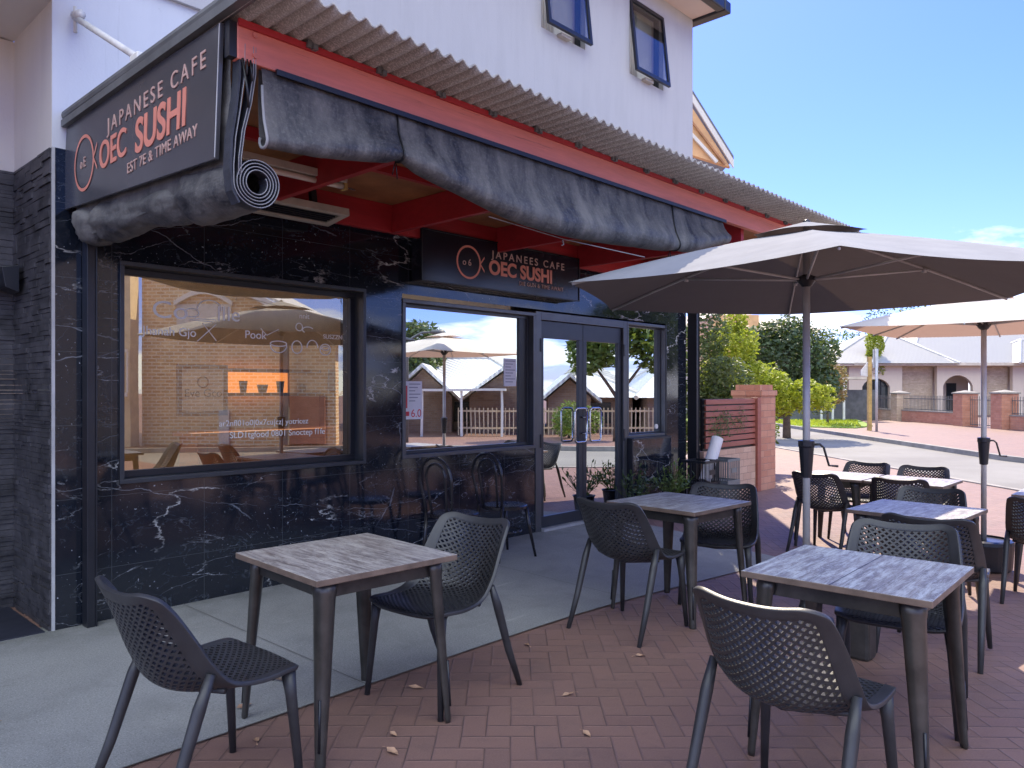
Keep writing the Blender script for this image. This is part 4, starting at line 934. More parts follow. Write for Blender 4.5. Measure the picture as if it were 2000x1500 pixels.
CH = [(1.26, 2.73, 2, 'charcoal chair nearest the left edge, on the stone pier side of the front left table'),
 (2.52, 2.85, 185, 'charcoal chair on the door side of the front left table, facing the stone pier'),
 (4.03, 2.76, 0, 'charcoal chair with its back to the bentwood chairs at the table before the doors'),
 (5.10, 2.72, 201, 'charcoal chair on the fence side of the table before the doors'),
 (2.56, 1.09, -3, 'charcoal chair closest to the viewer with its back turned at the front right table'),
 (3.86, 1.14, 192, 'charcoal chair on the far side of the front right table, its seat towards the viewer'),
 (4.97, 1.27, 5, 'charcoal chair half hidden behind the front right pair, with its back to the viewer'),
 (6.52, 1.72, 189, 'charcoal chair on the far side of the half sunlit small table'),
 (7.78, 2.98, -4, 'charcoal chair right behind the grey umbrella pole, back turned, at the long far table'),
 (7.82, 2.26, 6, 'charcoal chair with its back turned at the right half of the long far table'),
 (8.74, 2.98, 180, 'charcoal chair on the street side of the long far table, left one of the two'),
 (8.66, 2.36, 186, 'charcoal chair on the street side of the long far table, right one of the two'),
 (7.08, 1.03, 3, 'charcoal chair cut by the right edge of the photo, beside the cream umbrella base')]
for i, (x, y, a, lab) in enumerate(CH):
    place(ch, i == 0, (x, y, G(x, y)), R(a - 90), lab)
# ------------------------------------------------------------------ tables
def make_table(sx=0.70, sy=0.70, m='top'):
    root = empty('cafe_table', (0, 0, 0), 0, 'x', 'table', 'square cafe tables on steel legs')
    hx, hy = sx / 2, sy / 2
    o = MB().box(-hx, hx, -hy, hy, 0.722, 0.748).build('tabletop', m, root, bevel=0.003)
    o.data.materials.append(M['edge'])
    for p in o.data.polygons:
        if abs(p.normal.z) < 0.5: p.material_index = 1
    ax, ay = hx - 0.075, hy - 0.075
    MB().box(-ax, ax, -ay - 0.012, -ay + 0.004, 0.655, 0.7215).box(-ax, ax, ay - 0.004, ay + 0.012, 0.655, 0.7215).box(-ax - 0.012, -ax + 0.004, -ay + 0.005, ay - 0.005, 0.655, 0.7215).box(ax - 0.004, ax + 0.012, -ay + 0.005, ay - 0.005, 0.655, 0.7215).build('apron', 'steel', root, bevel=0.002)
    for qx in (1, -1):
        for qy in (1, -1):
            b = MB(); secs_ = []
            for (t, z_, w_) in ((0, 0.72, 0.056), (0.06, 0.68, 0.056), (0.10, 0.655, 0.050), (0.55, 0.32, 0.037), (0.93, 0.05, 0.025), (0.97, 0.02, 0.0255), (1, 0.0, 0.021)):
                cx_ = qx * (ax - 0.012 + 0.052 * t); cy_ = qy * (ay - 0.012 + 0.052 * t); sec = []
                for i in range(9):
                    an = -PI / 4 + (1.5 * PI) * i / 8 + (-PI / 4 + PI / 4)
                    an = -PI / 2 * 0.5 + (PI) * i / 8
                    sec.append((cx_ + qx * w_ * (math.cos(an) * 0.9 - 0.0), cy_ + qy * w_ * math.sin(an) * 0.9, z_))
                sec.append((cx_ - qx * w_ * 0.15, cy_ - qy * w_ * 0.15, z_))
                secs_.append(sec)
            n_ = len(secs_[0])
            b.add([p for s_ in secs_ for p in s_], [(i * n_ + j, i * n_ + (j + 1) % n_, (i + 1) * n_ + (j + 1) % n_, (i + 1) * n_ + j) for i in range(len(secs_) - 1) for j in range(n_)] + [tuple(range(n_)), tuple(range((len(secs_) - 1) * n_, len(secs_) * n_))])
            lg = b.build('leg', 'steel', root)
            for p in lg.data.polygons: p.use_smooth = len(p.vertices) == 4
            # pressed groove near the foot
            pts_ = []
            for t in (0.62, 0.9):
                z_ = 0.72 - t * 0.72; w_ = 0.0350 - 0.009 * (t - .62) / .28
                pts_.append((qx * (ax - 0.012 + 0.052 * t + w_ * 0.66), qy * (ay - 0.012 + 0.052 * t + w_ * 0.66), z_))
            MB().tube(pts_, 0.0055, 8).build('leg_groove', 'blackm', lg, smooth=True)
    return root
tb = make_table()
place(tb, True, (3.27, 1.12, G(3.27, 1.12)), R(2), 'weathered grey table at the front right, closest to the viewer')
tb.children[0].data = tb.children[0].data
TB = [(4.62, 2.77, -3, 'weathered grey table in front of the glass doors'), (5.80, 1.60, -2, 'small weathered table half lit by the sun between two umbrellas'),
      (8.16, 3.00, 0, 'left half of the long far table near the brick pier'), (8.16, 2.28, 0, 'right half of the long far table, pushed against its twin'),
      (7.98, 1.02, 0, 'grey table cut off by the right edge of the photo')]
for x, y, a, lab in TB: place(tb, False, (x, y, G(x, y)), R(a), lab)
t1 = make_table(0.72, 0.70, 'topw'); place(t1, True, (2.00, 2.90, 0.0), R(87), 'brownish weathered table at the front left beside the marble wall')
for p in [c for c in tb.children if c.name.startswith('tabletop')]:
    MB().box(-0.348, 0.348, -0.0015, 0.0015, 0.7482, 0.7488).build('board_joint', 'black', p)

# ------------------------------------------------------------------ umbrellas
def umbrella(x, y, g0, ztop, ztip, rad, ang0, fab, label, nr=6, hubz=None, base='block', mid=False):
    root = empty('market_umbrella', (x, y, g0), 0, label, 'umbrella', 'market umbrellas over the tables')
    Z = lambda z_: z_ - g0
    hubz = hubz or ztip - 0.02
    drop = ztop - ztip
    def P(k, t):         # point on rib k at fraction t
        a = ang0 + 2 * PI * k / nr; r_ = rad * t
        return Vector((r_ * math.cos(a), r_ * math.sin(a), Z(ztop) - drop * (t * 0.82 + 0.18 * t * t)))
    b = MB(); nu, nv = 10, 12
    for k in range(nr):
        def fn(a, c, k=k):
            t = 0.13 + (1 - 0.13) * c; p, q = P(k, t), P(k + 1, t); m_ = p.lerp(q, a); e = 4 * a * (1 - a)
            m_.z -= 0.030 * e * t * (1 - 0.35 * t); sc_ = 1 - 0.045 * e * max(0, t - 0.5) * 2; m_.x *= sc_; m_.y *= sc_
            return m_
        b.grid(fn, nu, nv)
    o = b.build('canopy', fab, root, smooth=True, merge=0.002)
    # make the outside of the cloth face up
    if sum(p.normal.z for p in o.data.polygons) < 0: o.data.flip_normals()
    v = MB()
    for k in range(nr):
        def fn(a, c, k=k):
            t = 0.24 * c; p, q = P(k, t), P(k + 1, t); m_ = p.lerp(q, a); e = 4 * a * (1 - a); m_.z += 0.050 - 0.026 * c + 0.022 * e * c * c
            sc_ = 1 - 0.10 * e * c; m_.x *= sc_; m_.y *= sc_; return m_
        v.grid(fn, 8, 5)
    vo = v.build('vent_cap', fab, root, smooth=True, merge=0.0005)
    if sum(p.normal.z for p in vo.data.polygons) < 0: vo.data.flip_normals()
    MB().tube([(0, 0, 0.05), (0, 0, Z(ztop) + 0.03)], 0.0235, 16).build('pole', 'polegrey', root, smooth=True)
    MB().lathe([(0.02, Z(ztop) + 0.03), (0.026, Z(ztop) + 0.05), (0.004, Z(ztop) + 0.065)], 14).build('finial', 'blackm', root, smooth=True)
    MB().lathe([(0.026, Z(hubz) - 0.05), (0.038, Z(hubz) - 0.04), (0.06, Z(hubz) - 0.01), (0.06, Z(hubz) + 0.015), (0.03, Z(hubz) + 0.03)], 18).build('hub', 'blackm', root, smooth=False)
    for k in range(nr):
        dz = Vector((0, 0, -0.016)); a = ang0 + 2 * PI * k / nr
        pts = [P(k, t) + dz for t in (0.03, 0.25, 0.5, 0.75, 0.985)]
        rb = MB().tube(pts, 0.0095, 8, 1.0, 0.7).build('rib', 'polegrey', root, smooth=True)
        m_ = P(k, 0.56) + dz * 1.5
        MB().tube([Vector((0.05 * math.cos(a), 0.05 * math.sin(a), Z(hubz))), m_], 0.0085, 8).tube([m_ - Vector((0, 0, 0.02)), m_ + Vector((0, 0, 0.014))], 0.016, 8).build('strut', 'polegrey', rb, smooth=True)
    if mid:
        for k in range(nr):
            e0, e1 = P(k, 1), P(k + 1, 1); tip = e0.lerp(e1, .5) * 0.97; tip.z = e0.z + 0.0
            top_ = Vector((0, 0, Z(ztop) - 0.03)); rb = MB().tube([top_, top_.lerp(tip, .5) + Vector((0, 0, -.012)), tip + Vector((0, 0, -.03))], 0.008, 8).build('rib', 'polegrey', root, smooth=True)
            MB().tube([Vector((tip.x * .04, tip.y * .04, Z(hubz))), top_.lerp(tip, .55) - Vector((0, 0, .02))], 0.007, 8).build('strut', 'polegrey', rb, smooth=True)
    zc = 1.15
    MB().lathe([(0.026, zc - 0.2), (0.034, zc - 0.195), (0.048, zc), (0.052, zc + 0.01), (0.052, zc + 0.045), (0.026, zc + 0.05)], 18).build('crank_housing', 'blackm', root, smooth=False)
    r3 = Vector((RX, RY, 0))
    c0 = Vector((0, 0, zc + 0.02))
    MB().tube([c0 + r3 * 0.05, c0 + r3 * 0.09, c0 + r3 * 0.115 + Vector((0, 0, -0.02)), c0 + r3 * 0.15 + Vector((0, 0, -0.14)), c0 + r3 * 0.21 + Vector((0, 0, -0.145))], 0.008, 8).build('crank_handle', 'steel', root, smooth=True)
    if base == 'block':
        mt = Matrix.Rotation(R(20), 4, 'Z')
        MB().lathe([(0.17, 0), (0.17, 0.02), (0.06, 0.05)], 20).lathe([(0.05, 0.09), (0.04, 0.12), (0.034, 0.32), (0.026, 0.33)], 16).build('base', 'pot', root)
    else:
        MB().lathe([(0.20, 0), (0.225, 0.02), (0.24, 0.24), (0.235, 0.27), (0.205, 0.28), (0.2, 0.262), (0.0, 0.262)], 28).build('base', 'blackm', root, smooth=False)
    return root
umbrella(5.056, 2.066, G(5.056, 2.066), 2.55, 2.14, 1.66, math.atan2(RY, RX) + R(14), 'fab1', 'large taupe umbrella, shade coloured into its underside, on a grey pole spreading over the right hand tables', hubz=2.215)
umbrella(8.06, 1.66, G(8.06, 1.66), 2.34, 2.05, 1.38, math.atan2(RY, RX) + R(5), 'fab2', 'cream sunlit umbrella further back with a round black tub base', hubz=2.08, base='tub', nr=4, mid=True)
tag(MB().box(4.42, 4.56, 1.46, 1.62, G(4.5, 1.5), G(4.5, 1.5) + 0.26).build('weight_block', 'steel', bevel=0.02), 'grey block standing on the pavers under the front right table', 'weight')

# ------------------------------------------------------------------ bentwood chairs
def make_bent():
    root = empty('bentwood_chair', (0, 0, 0), 0, 'x', 'chair', 'black bentwood chairs against the marble wall')
    def hoop(w, z1, y0, n=16):
        pts = [(-w * 0.78, y0, 0.46), (-w * 0.88, y0 - 0.015, 0.60)]
        for i in range(n + 1):
            a = PI - PI * i / n; z_ = z1 - w + w * math.sin(a); pts.append((w * math.cos(a), y0 - 0.03 - 0.04 * (z_ - 0.5), z_))
        return pts + [(w * 0.88, y0 - 0.015, 0.60), (w * 0.78, y0, 0.46)]
    MB().tube(hoop(0.195, 0.93, -0.17), 0.0125, 10).build('back_hoop', 'cane', root, smooth=True)
    MB().tube(hoop(0.115, 0.88, -0.165), 0.0105, 10).build('inner_hoop', 'cane', root, smooth=True)
    MB().lathe([(0.19, 0.435), (0.205, 0.44), (0.205, 0.462), (0.19, 0.468), (0.02, 0.460)], 30).build('seat', 'cane', root, smooth=False)
    for sx_ in (1, -1):
        MB().tube([(sx_ * .14, .13, .44), (sx_ * .155, .16, .25), (sx_ * .185, .205, 0)], [0.017, 0.015, 0.011], 10).build('leg', 'cane', root, smooth=True)
        MB().tube([(sx_ * .152, -.17, .47), (sx_ * .16, -.18, .25), (sx_ * .18, -.23, 0)], [0.016, 0.015, 0.011], 10).build('leg', 'cane', root, smooth=True)
    MB().tube([(0.15 * math.cos(i * PI / 12), 0.15 * math.sin(i * PI / 12), 0.235) for i in range(25)], 0.008, 8).build('stretcher_ring', 'cane', root, smooth=True)
    return root
bc = make_bent()
place(bc, True, (4.29, 4.68, 0.006), R(-90), 'black bentwood chair by the marble wall, the one nearer the left window')
place(bc, False, (4.93, 4.72, 0.0), R(-94), 'black bentwood chair by the marble wall, the one nearer the doors')

# ------------------------------------------------------------------ plants, crates, paper roll
def spiky(x, y, z0, r_, h_, n_, m, label, seed, pot_m='pot', ph=0.22):
    random.seed(seed); root = empty('potted_plant', (x, y, z0), 0, label, 'plant')
    MB().lathe([(0.10, 0), (0.125, ph * 0.9), (0.14, ph), (0.12, ph), (0.11, ph - 0.02), (0.0, ph - 0.02)], 20).build('pot', pot_m, root)
    b = MB()
    for i in range(n_):
        a = random.uniform(0, 2 * PI); tilt = random.uniform(0.05, 0.9); l = h_ * random.uniform(0.6, 1.0)
        base_ = Vector((0.05 * math.cos(a), 0.05 * math.sin(a), ph)); d_ = Vector((math.cos(a) * math.sin(tilt), math.sin(a) * math.sin(tilt), math.cos(tilt)))
        tip = base_ + d_ * l + Vector((0, 0, -0.1 * l * tilt))
        for k in range(6):
            t = 0.25 + 0.75 * k / 5; p = base_.lerp(tip, t); s_ = Vector((random.uniform(-1, 1), random.uniform(-1, 1), random.uniform(-.2, 1))).normalized()
            q = s_.cross(d_).normalized() * 0.014; l2 = 0.075 * random.uniform(.7, 1.2)
            b.add([p, p + s_ * l2 * .5 + q, p + s_ * l2, p + s_ * l2 * .5 - q], [(0, 1, 2, 3)])
        b.tube([base_, tip], 0.003, 4)
    b.build('foliage', m, root, recalc=False)
spiky(7.30, 4.95, 0.0, 0.16, 0.42, 26, 'leafd', 'dark leafy plant in a pot standing before the right door leaf', 4)
spiky(7.98, 4.88, 0.0, 0.18, 0.42, 40, 'leafm', 'green spiky plant in a pot under the side window', 9)
def crate(x, y, z0, w, d_, h_, m, label):
    root = empty('milk_crate', (x, y, z0), 0, label, 'crate', 'crates stacked by the right post')
    b = MB()
    for zz_ in (0.0, h_ - 0.03): b.box(-w / 2, w / 2, -d_ / 2, -d_ / 2 + 0.012, zz_, zz_ + 0.03).box(-w / 2, w / 2, d_ / 2 - 0.012, d_ / 2, zz_, zz_ + 0.03).box(-w / 2, -w / 2 + 0.012, -d_ / 2 + .012, d_ / 2 - .012, zz_, zz_ + 0.03).box(w / 2 - 0.012, w / 2, -d_ / 2 + .012, d_ / 2 - .012, zz_, zz_ + 0.03)
    b.build('rim', m, root)
    s_ = MB(); k = 11
    for i in range(k):
        xx = -w / 2 + 0.01 + (w - 0.02) * i / (k - 1); yy = -d_ / 2 + 0.01 + (d_ - 0.02) * i / (k - 1)
        for q in (-1, 1): s_.box(xx - 0.004, xx + 0.004, q * (d_ / 2 - 0.006) - 0.003, q * (d_ / 2 - 0.006) + 0.003, 0.03, h_ - 0.03); s_.box(q * (w / 2 - 0.006) - 0.003, q * (w / 2 - 0.006) + 0.003, yy - 0.004, yy + 0.004, 0.03, h_ - 0.03)
    s_.box(-w / 2 + .02, w / 2 - .02, -d_ / 2 + .02, d_ / 2 - .02, 0.004, 0.012); s_.box(-0.07, 0.07, -d_ / 2 - 0.001, -d_ / 2 + 0.004, h_ * 0.42, h_ * 0.62)
    s_.build('bars', m, root); return root
crate(8.62, 4.86, 0.006, 0.36, 0.34, 0.30, 'crate', 'black plastic crate at the bottom of the stack by the right post')
crate(8.62, 4.86, 0.308, 0.36, 0.34, 0.30, 'crate', 'black plastic crate on top of another by the right post')
crate(9.03, 4.78, 0.006, 0.33, 0.33, 0.30, 'crateg', 'grey plastic crate on the ground in front of the right post')
crate(9.03, 4.78, 0.308, 0.33, 0.33, 0.30, 'crateg', 'grey plastic crate on top of the other grey one in front of the right post')
tag(MB().tube([(8.72, 4.86, 0.33), (9.02, 4.84, 0.86)], 0.075, 20).build('paper_roll', 'paper', smooth=False), 'thick white roll leaning out of the top black crate', 'roll')
tag(MB().tube([(1.62, 4.30, 0.02), (1.90, 3.9, 0.02), (2.05, 3.45, 0.02)], 0.008, 6).build('thin_stick', 'bark'), 'thin brown stick lying on the concrete behind the left chair', 'stick')

# ------------------------------------------------------------------ fence by the building
fn_ = empty('slat_fence', (10, 5.2, 0), 0, 'red timber slat fence on a low pink brick base with a brick pier', 'fence')
def FN(o): return rp(o, fn_)
sl = MB()
for i in range(8): sl.box(9.16, 10.595, 5.08, 5.105, 0.70 + i * 0.084, 0.70 + i * 0.084 + 0.066)
FN(sl.build('slat_panel', 'slat', bevel=0.003))
FN(MB().box(10.60, 10.705, 5.045, 5.14, 0.0, 1.37).build('fence_post', 'slat', bevel=0.003))
FN(MB().box(9.10, 10.595, 5.08, 5.30, 0.0, 0.665).build('brick_base', 'brickp'))
pr = FN(MB().box(10.715, 11.20, 5.05, 5.50, -0.02, 1.40).box(10.70, 11.22, 5.03, 5.52, 1.40, 1.48).build('brick_pier', 'brickr'))
MB().box(10.75, 11.17, 5.08, 5.47, 1.48, 1.56).build('pier_cap', 'brickr', pr)
FN(MB().box(9.14, 10.59, 5.12, 5.16, 0.67, 1.36).build('backing_rail', 'black'))

# ------------------------------------------------------------------ trees
def crown(mb, blobs, n, leaf, seed, flat=1.0):
    random.seed(seed); tot = sum(b_[3] ** 2 for b_ in blobs)
    for (cx_, cy_, cz_, r_, *e) in blobs:
        ez = e[0] if e else 1.0; k = int(n * r_ * r_ / tot)
        lumps = [Vector((random.gauss(0, 1), random.gauss(0, 1), random.gauss(0, 1))).normalized() for _ in range(14)]
        for i in range(k):
            if random.random() < 0.75:
                l = random.choice(lumps); d_ = (l * 1.5 + Vector((random.gauss(0, .7), random.gauss(0, .7), random.gauss(0, .7)))).normalized(); rad = r_ * (0.74 + 0.30 * max(0, d_.dot(l)) ** 3) * random.uniform(0.85, 1.04)
            else:
                d_ = Vector((random.gauss(0, 1), random.gauss(0, 1), random.gauss(0, 1))).normalized(); rad = r_ * random.uniform(0.35, 0.92)
            p = Vector((cx_, cy_, cz_)) + Vector((d_.x * rad, d_.y * rad, d_.z * rad * ez))
            s_ = leaf * random.uniform(0.6, 1.3); u = Vector((random.gauss(0, 1), random.gauss(0, 1), random.gauss(0, .6))).normalized(); w_ = (u.cross(d_ + Vector((random.gauss(0, .5), random.gauss(0, .5), random.gauss(0, .5))))).normalized()
            mb.add([p - u * s_, p + w_ * s_ * .45, p + u * s_, p - w_ * s_ * .45], [(0, 1, 2, 3)])
def tree(pos, blobs, n, leaf, m, label, seed, trunk_h=None, tr=0.15, name='leafy_tree', group=None):
    x, y, z0 = pos; root = empty(name, pos, 0, label, 'tree', group)
    b = MB(); crown(b, blobs, n, leaf, seed); b.build('crown', m, root, recalc=False)
    top = max(b_[2] for b_ in blobs); th = trunk_h or top * 0.8
    t = MB().tube([(0, 0, 0), (0.05, 0.03, th * 0.5), (0, 0.06, th)], [tr, tr * 0.7, tr * 0.35], 10)
    for b_ in blobs: t.tube([(0, 0.03, th * 0.45), (b_[0] * 0.5, b_[1] * 0.5, (th * 0.45 + b_[2]) / 2 + 0.1), (b_[0] * 0.9, b_[1] * 0.9, b_[2])], [tr * 0.45, tr * 0.3, tr * 0.12], 6)
    t.build('trunk', 'bark', root, smooth=True); return root
def rl(r, d, z=0): v = W(r, d, z); return v
def vb(lst):   # blobs given in view-aligned offsets
    return [(a * RX + b_ * FX, a * RY + b_ * FY, c, *rest) for (a, b_, c, *rest) in lst]
tree(W(3.45, 12.4, -0.05), vb([(-0.45, 0, 1.05, .62), (0.05, .2, 1.1, .62), (-0.4, 0.3, 1.75, .60), (-.30, .2, 2.45, .42), (.35, .1, .85, .50), (.0, 0, 1.65, .5)]), 12000, 0.042, 'leafh', 'dense dark green hedge bush behind the slat fence', 31, 1.4, 0.06, 'hedge_bush')
tree(W(4.75, 15.0, -0.1), vb([(-.45, 0, 2.45, .50), (-.45, .1, 1.9, .60), (0, 0, 1.6, .6), (.5, .1, 1.50, .45), (-.35, .2, 2.95, .28), (.95, -.1, 1.48, .34), (1.35, 0, 1.42, .27), (-.2, 0, 1.1, .5)]), 12000, 0.048, 'leafy', 'bright yellow green shrub leaning over the brick pier', 32, 1.6, 0.05, 'yellow_shrub')
tree(W(9.3, 26.0, -0.15), vb([(0, 0, 2.6, 1.45), (-.9, .2, 3.1, .9), (.8, .1, 2.9, 1.0), (.9, 0, 1.7, .9), (-.5, -.2, 1.6, 1.0), (0.1, 0, 3.6, .6)]), 12000, 0.085, 'leafd', 'round dark green tree behind the umbrella pole', 33, 2.4, 0.14, 'dark_tree')
tree(W(14.8, 36.0, -0.15), vb([(0, 0, 1.5, .8), (0.2, 0, 2.3, .7), (-.2, 0, 2.9, .45)]), 3500, 0.07, 'leafo', 'small russet leaved shrub at the left end of the villa', 34, 1.6, 0.06, 'russet_shrub')
for i, (r_, d_, h_, rd, m_, lab) in enumerate(((23.0, 62, 4.4, 2.6, 'leafm', 'rounded mid green tree beyond the villa roof, left one'), (27.5, 66, 6.0, 3.0, 'leafm', 'tall mid green tree beyond the left hip of the villa roof'), (20.5, 58, 3.6, 2.1, 'leafm', 'low mid green tree behind the russet shrub'), (38, 75, 9.6, 3.6, 'leafd', 'dark tree top showing above the cream umbrella'), (17.5, 62, 3.2, 2.4, 'leafm', 'low green tree peeping left of the villa'))):
    tree(W(r_, d_, -0.15), vb([(0, 0, h_ - rd * .6, rd), (rd * .7, 0, h_ - rd * .9, rd * .7), (-rd * .7, 0, h_ - rd, rd * .75), (0, 0, h_ * .4, rd * .8)]), 4500, 0.16, m_, lab, 40 + i, h_ * .7, .2, 'leafy_tree')
tree(W(23.8, 50.5, -0.15), [(0, 0, 3.2, .7, 1.6), (0, 0, 4.6, .62, 1.5), (0, 0, 5.7, .4, 1.6)], 4500, 0.09, 'leafy', 'slim yellow green cypress standing behind the villa roof corner', 51, 4.5, 0.1, 'cypress_tree')
iv = MB(); random.seed(77)
for i in range(420):
    c = random.choice(((9.6, 1.1), (9.75, 1.0), (9.5, 0.86), (10.1, 1.05), (9.35, 0.95))); x = random.gauss(c[0], .12); z_ = random.gauss(c[1], .09)
    if not 9.17 < x < 10.6: continue
    p = Vector((x, 5.065 + random.uniform(-.02, .01), z_)); u = Vector((random.gauss(0, 1), random.gauss(0, .3), random.gauss(0, 1))).normalized() * .018; w_ = Vector((u.z, 0, -u.x)) * .6
    iv.add([p - u, p + w_, p + u, p - w_], [(0, 1, 2, 3)])
tag(iv.build('creeper', 'leafh', recalc=False), 'thin creeper growing through the red fence slats', 'creeper')

# ------------------------------------------------------------------ villa across the road
def vmap(r, d, z): return W(r, d, z)
vil = empty('villa', W(26, 50, 0), 0, 'low pinkish villa with pale hipped metal roof and arched openings across the road', 'house')
def VL(o): return rp(o, vil)
D0 = 50.0; EZ = 3.05
def vbx(r0, r1, d0, d1, z0, z1, nm, m): return VL(MB().box(r0, r1, d0, d1, z0, z1).build(nm, m, xf=vmap))
def px2r(px, d=D0): return (px - 1000) / 1500 * d
def arch_wall(r0, r1, a0, a1, zs, zt_, d, th, nm, m):
    # wall from r0..r1 with arched opening a0..a1, spring height zs, crown zt
    n_ = 14; b = MB()
    b.box(r0, a0, d, d + th, -0.15, EZ).box(a1, r1, d, d + th, -0.15, EZ)
    for i in range(n_):
        t0, t1_ = i / n_, (i + 1) / n_; f_ = lambda t: zs + (zt_ - zs) * math.sin(PI * t) ** 0.6
        x0_, x1_ = a0 + (a1 - a0) * t0, a0 + (a1 - a0) * t1_
        poly = [(x0_, d, f_(t0)), (x1_, d, f_(t1_)), (x1_, d, EZ), (x0_, d, EZ)]
        b.prism(poly, (0, th, 0))
    return VL(b.build(nm, m, xf=vmap))
vbx(px2r(1607), px2r(1657.5), D0 + 0.6, D0 + 0.9, -0.15, EZ, 'brick_wall', 'brickh')
arch_wall(px2r(1658), px2r(1762), px2r(1684), px2r(1738), 1.7, 2.25, D0, 0.3, 'arched_bay', 'pinkr')
vbx(px2r(1762.5), px2r(1829.5), D0 + 0.5, D0 + 0.8, -0.15, EZ, 'brick_wall', 'brickh')
arch_wall(px2r(1830), px2r(1927), px2r(1842), px2r(1900), 1.75, 2.45, D0, 0.3, 'arched_porch', 'pinkr')
vbx(px2r(1927.5), px2r(1977.5), D0 + 0.5, D0 + 0.8, -0.15, EZ, 'brick_wall', 'brickh')
arch_wall(px2r(1978), px2r(2120), px2r(2000), px2r(2060), 1.75, 2.4, D0, 0.3, 'arched_porch', 'pinkr')
wv = vbx(px2r(1684), px2r(1738), D0 + 0.32, D0 + 0.36, -0.1, 2.3, 'arched_window', 'wglass')
mm = MB()
for t in (0, .25, .5, .75, 1): r_ = px2r(1684) + (px2r(1738) - px2r(1684)) * t; mm.box(r_ - .03, r_ + .03, D0 + .27, D0 + .31, 0, 2.25)
for z_ in (1.0, 1.72): mm.box(px2r(1684), px2r(1738), D0 + .272, D0 + .308, z_, z_ + .05)
o = mm.build('window_bars', 'black', xf=vmap); rp(o, vil); o.parent = wv; o.matrix_parent_inverse = Matrix.Identity(4) 
vbx(px2r(1835), px2r(1925), D0 + 1.9, D0 + 2.0, -0.15, EZ, 'porch_wall', 'pinkr'); vbx(px2r(1880), px2r(1900), D0 + 1.86, D0 + 1.895, -0.1, 1.95, 'porch_door', 'wglass'); vbx(px2r(1985), px2r(2110), D0 + 1.9, D0 + 2.0, -0.15, EZ, 'porch_wall', 'pinkr')
vbx(px2r(1600), px2r(2130), D0 - 0.55, D0 + 0.55, EZ + 0.001, EZ + 0.12, 'eave', 'pinkr')
vbx(px2r(1660), px2r(2125), D0 - 0.62, D0 - 0.552, EZ + 0.02, EZ + 0.20, 'gutter', 'tiler')
def hip(r0, r1, d0, d1, z0, hr0, hr1, zr, m, rm, par, mp, ridge=True, nm='hip_roof'):
    dm = (d0 + d1) / 2
    A, B_, C_, D_ = (r0, d0, z0), (r1, d0, z0), (r1, d1, z0), (r0, d1, z0); E1, E2 = (hr0, dm, zr), (hr1, dm, zr)
    o = MB().add([A, B_, C_, D_, E1, E2], [(0, 1, 5, 4), (1, 2, 5), (2, 3, 4, 5), (3, 0, 4), (0, 3, 2, 1)]).build(nm, m, xf=mp); par(o)
    if ridge:
        b = MB()
        for p, q in ((A, E1), (B_, E2), (E1, E2), (D_, E1), (C_, E2)): b.tube([mp(*p), mp(*q)], 0.09, 6)
        b_o = b.build('ridge_cap', rm); par(b_o)
    return o
hip(px2r(1597), px2r(1850), D0 - .7, D0 + 9, EZ + .15, px2r(1745), px2r(1820), 5.3, 'roofm', 'ridge', VL, vmap)
hip(px2r(1690), px2r(1860), D0 - .85, D0 + 8.6, EZ + .16, px2r(1790), px2r(1800), 5.32, 'roofm', 'ridge', VL, vmap)
hip(px2r(1770), px2r(2300), D0 - .5, D0 + 10, EZ + .17, px2r(1870), px2r(2200), 5.6, 'roofm', 'ridge', VL, vmap)
hip(px2r(1968), px2r(2120), D0 - 1.2, D0 + 6, EZ + .18, px2r(2040), px2r(2060), 4.9, 'roofm', 'ridge', VL, vmap)
# villa fence: brick piers, low walls, railings
PIER = [(1552, 808), (1645, 815), (1757.5, 822), (1885.5, 832), (1962, 838), (2090, 846)]
def onz(px, py, z=-0.15):
    t = (1.48 - z) * 1500 / (py - 762); return ((px - 1000) / 1500 * t, t)
pp = [onz(*p) for p in PIER]
for i, (r_, d_) in enumerate(pp):
    w_ = 0.33 if i < 3 else 0.36
    b = empty('fence_pier', W(r_, d_, -0.15), R(-46.8), ('buff brick pier furthest left in the villa fence', 'buff brick pier left of the arched window', 'buff brick pier right of the arched window', 'red brick pier left of the villa gate', 'red brick pier right of the villa gate', 'red brick pier beyond the right edge of the villa fence')[i], 'pier', 'brick piers of the villa fence')
    h_ = 1.40 + (0.02 * i)
    MB().box(-w_, w_, -w_, w_, 0, h_).build('shaft', 'brickh' if i < 3 else 'brickr', b)
    MB().prism([(-w_ * 1.15, -w_ * 1.15, h_), (w_ * 1.15, -w_ * 1.15, h_), (w_ * 1.15, w_ * 1.15, h_), (-w_ * 1.15, w_ * 1.15, h_)], (0, 0, .06)).add([(-w_ * 1.1, -w_ * 1.1, h_ + .061), (w_ * 1.1, -w_ * 1.1, h_ + .061), (w_ * 1.1, w_ * 1.1, h_ + .061), (-w_ * 1.1, w_ * 1.1, h_ + .061), (0, 0, h_ + .17)], [(0, 1, 4), (1, 2, 4), (2, 3, 4), (3, 0, 4)]).build('cap', 'kerb', b)
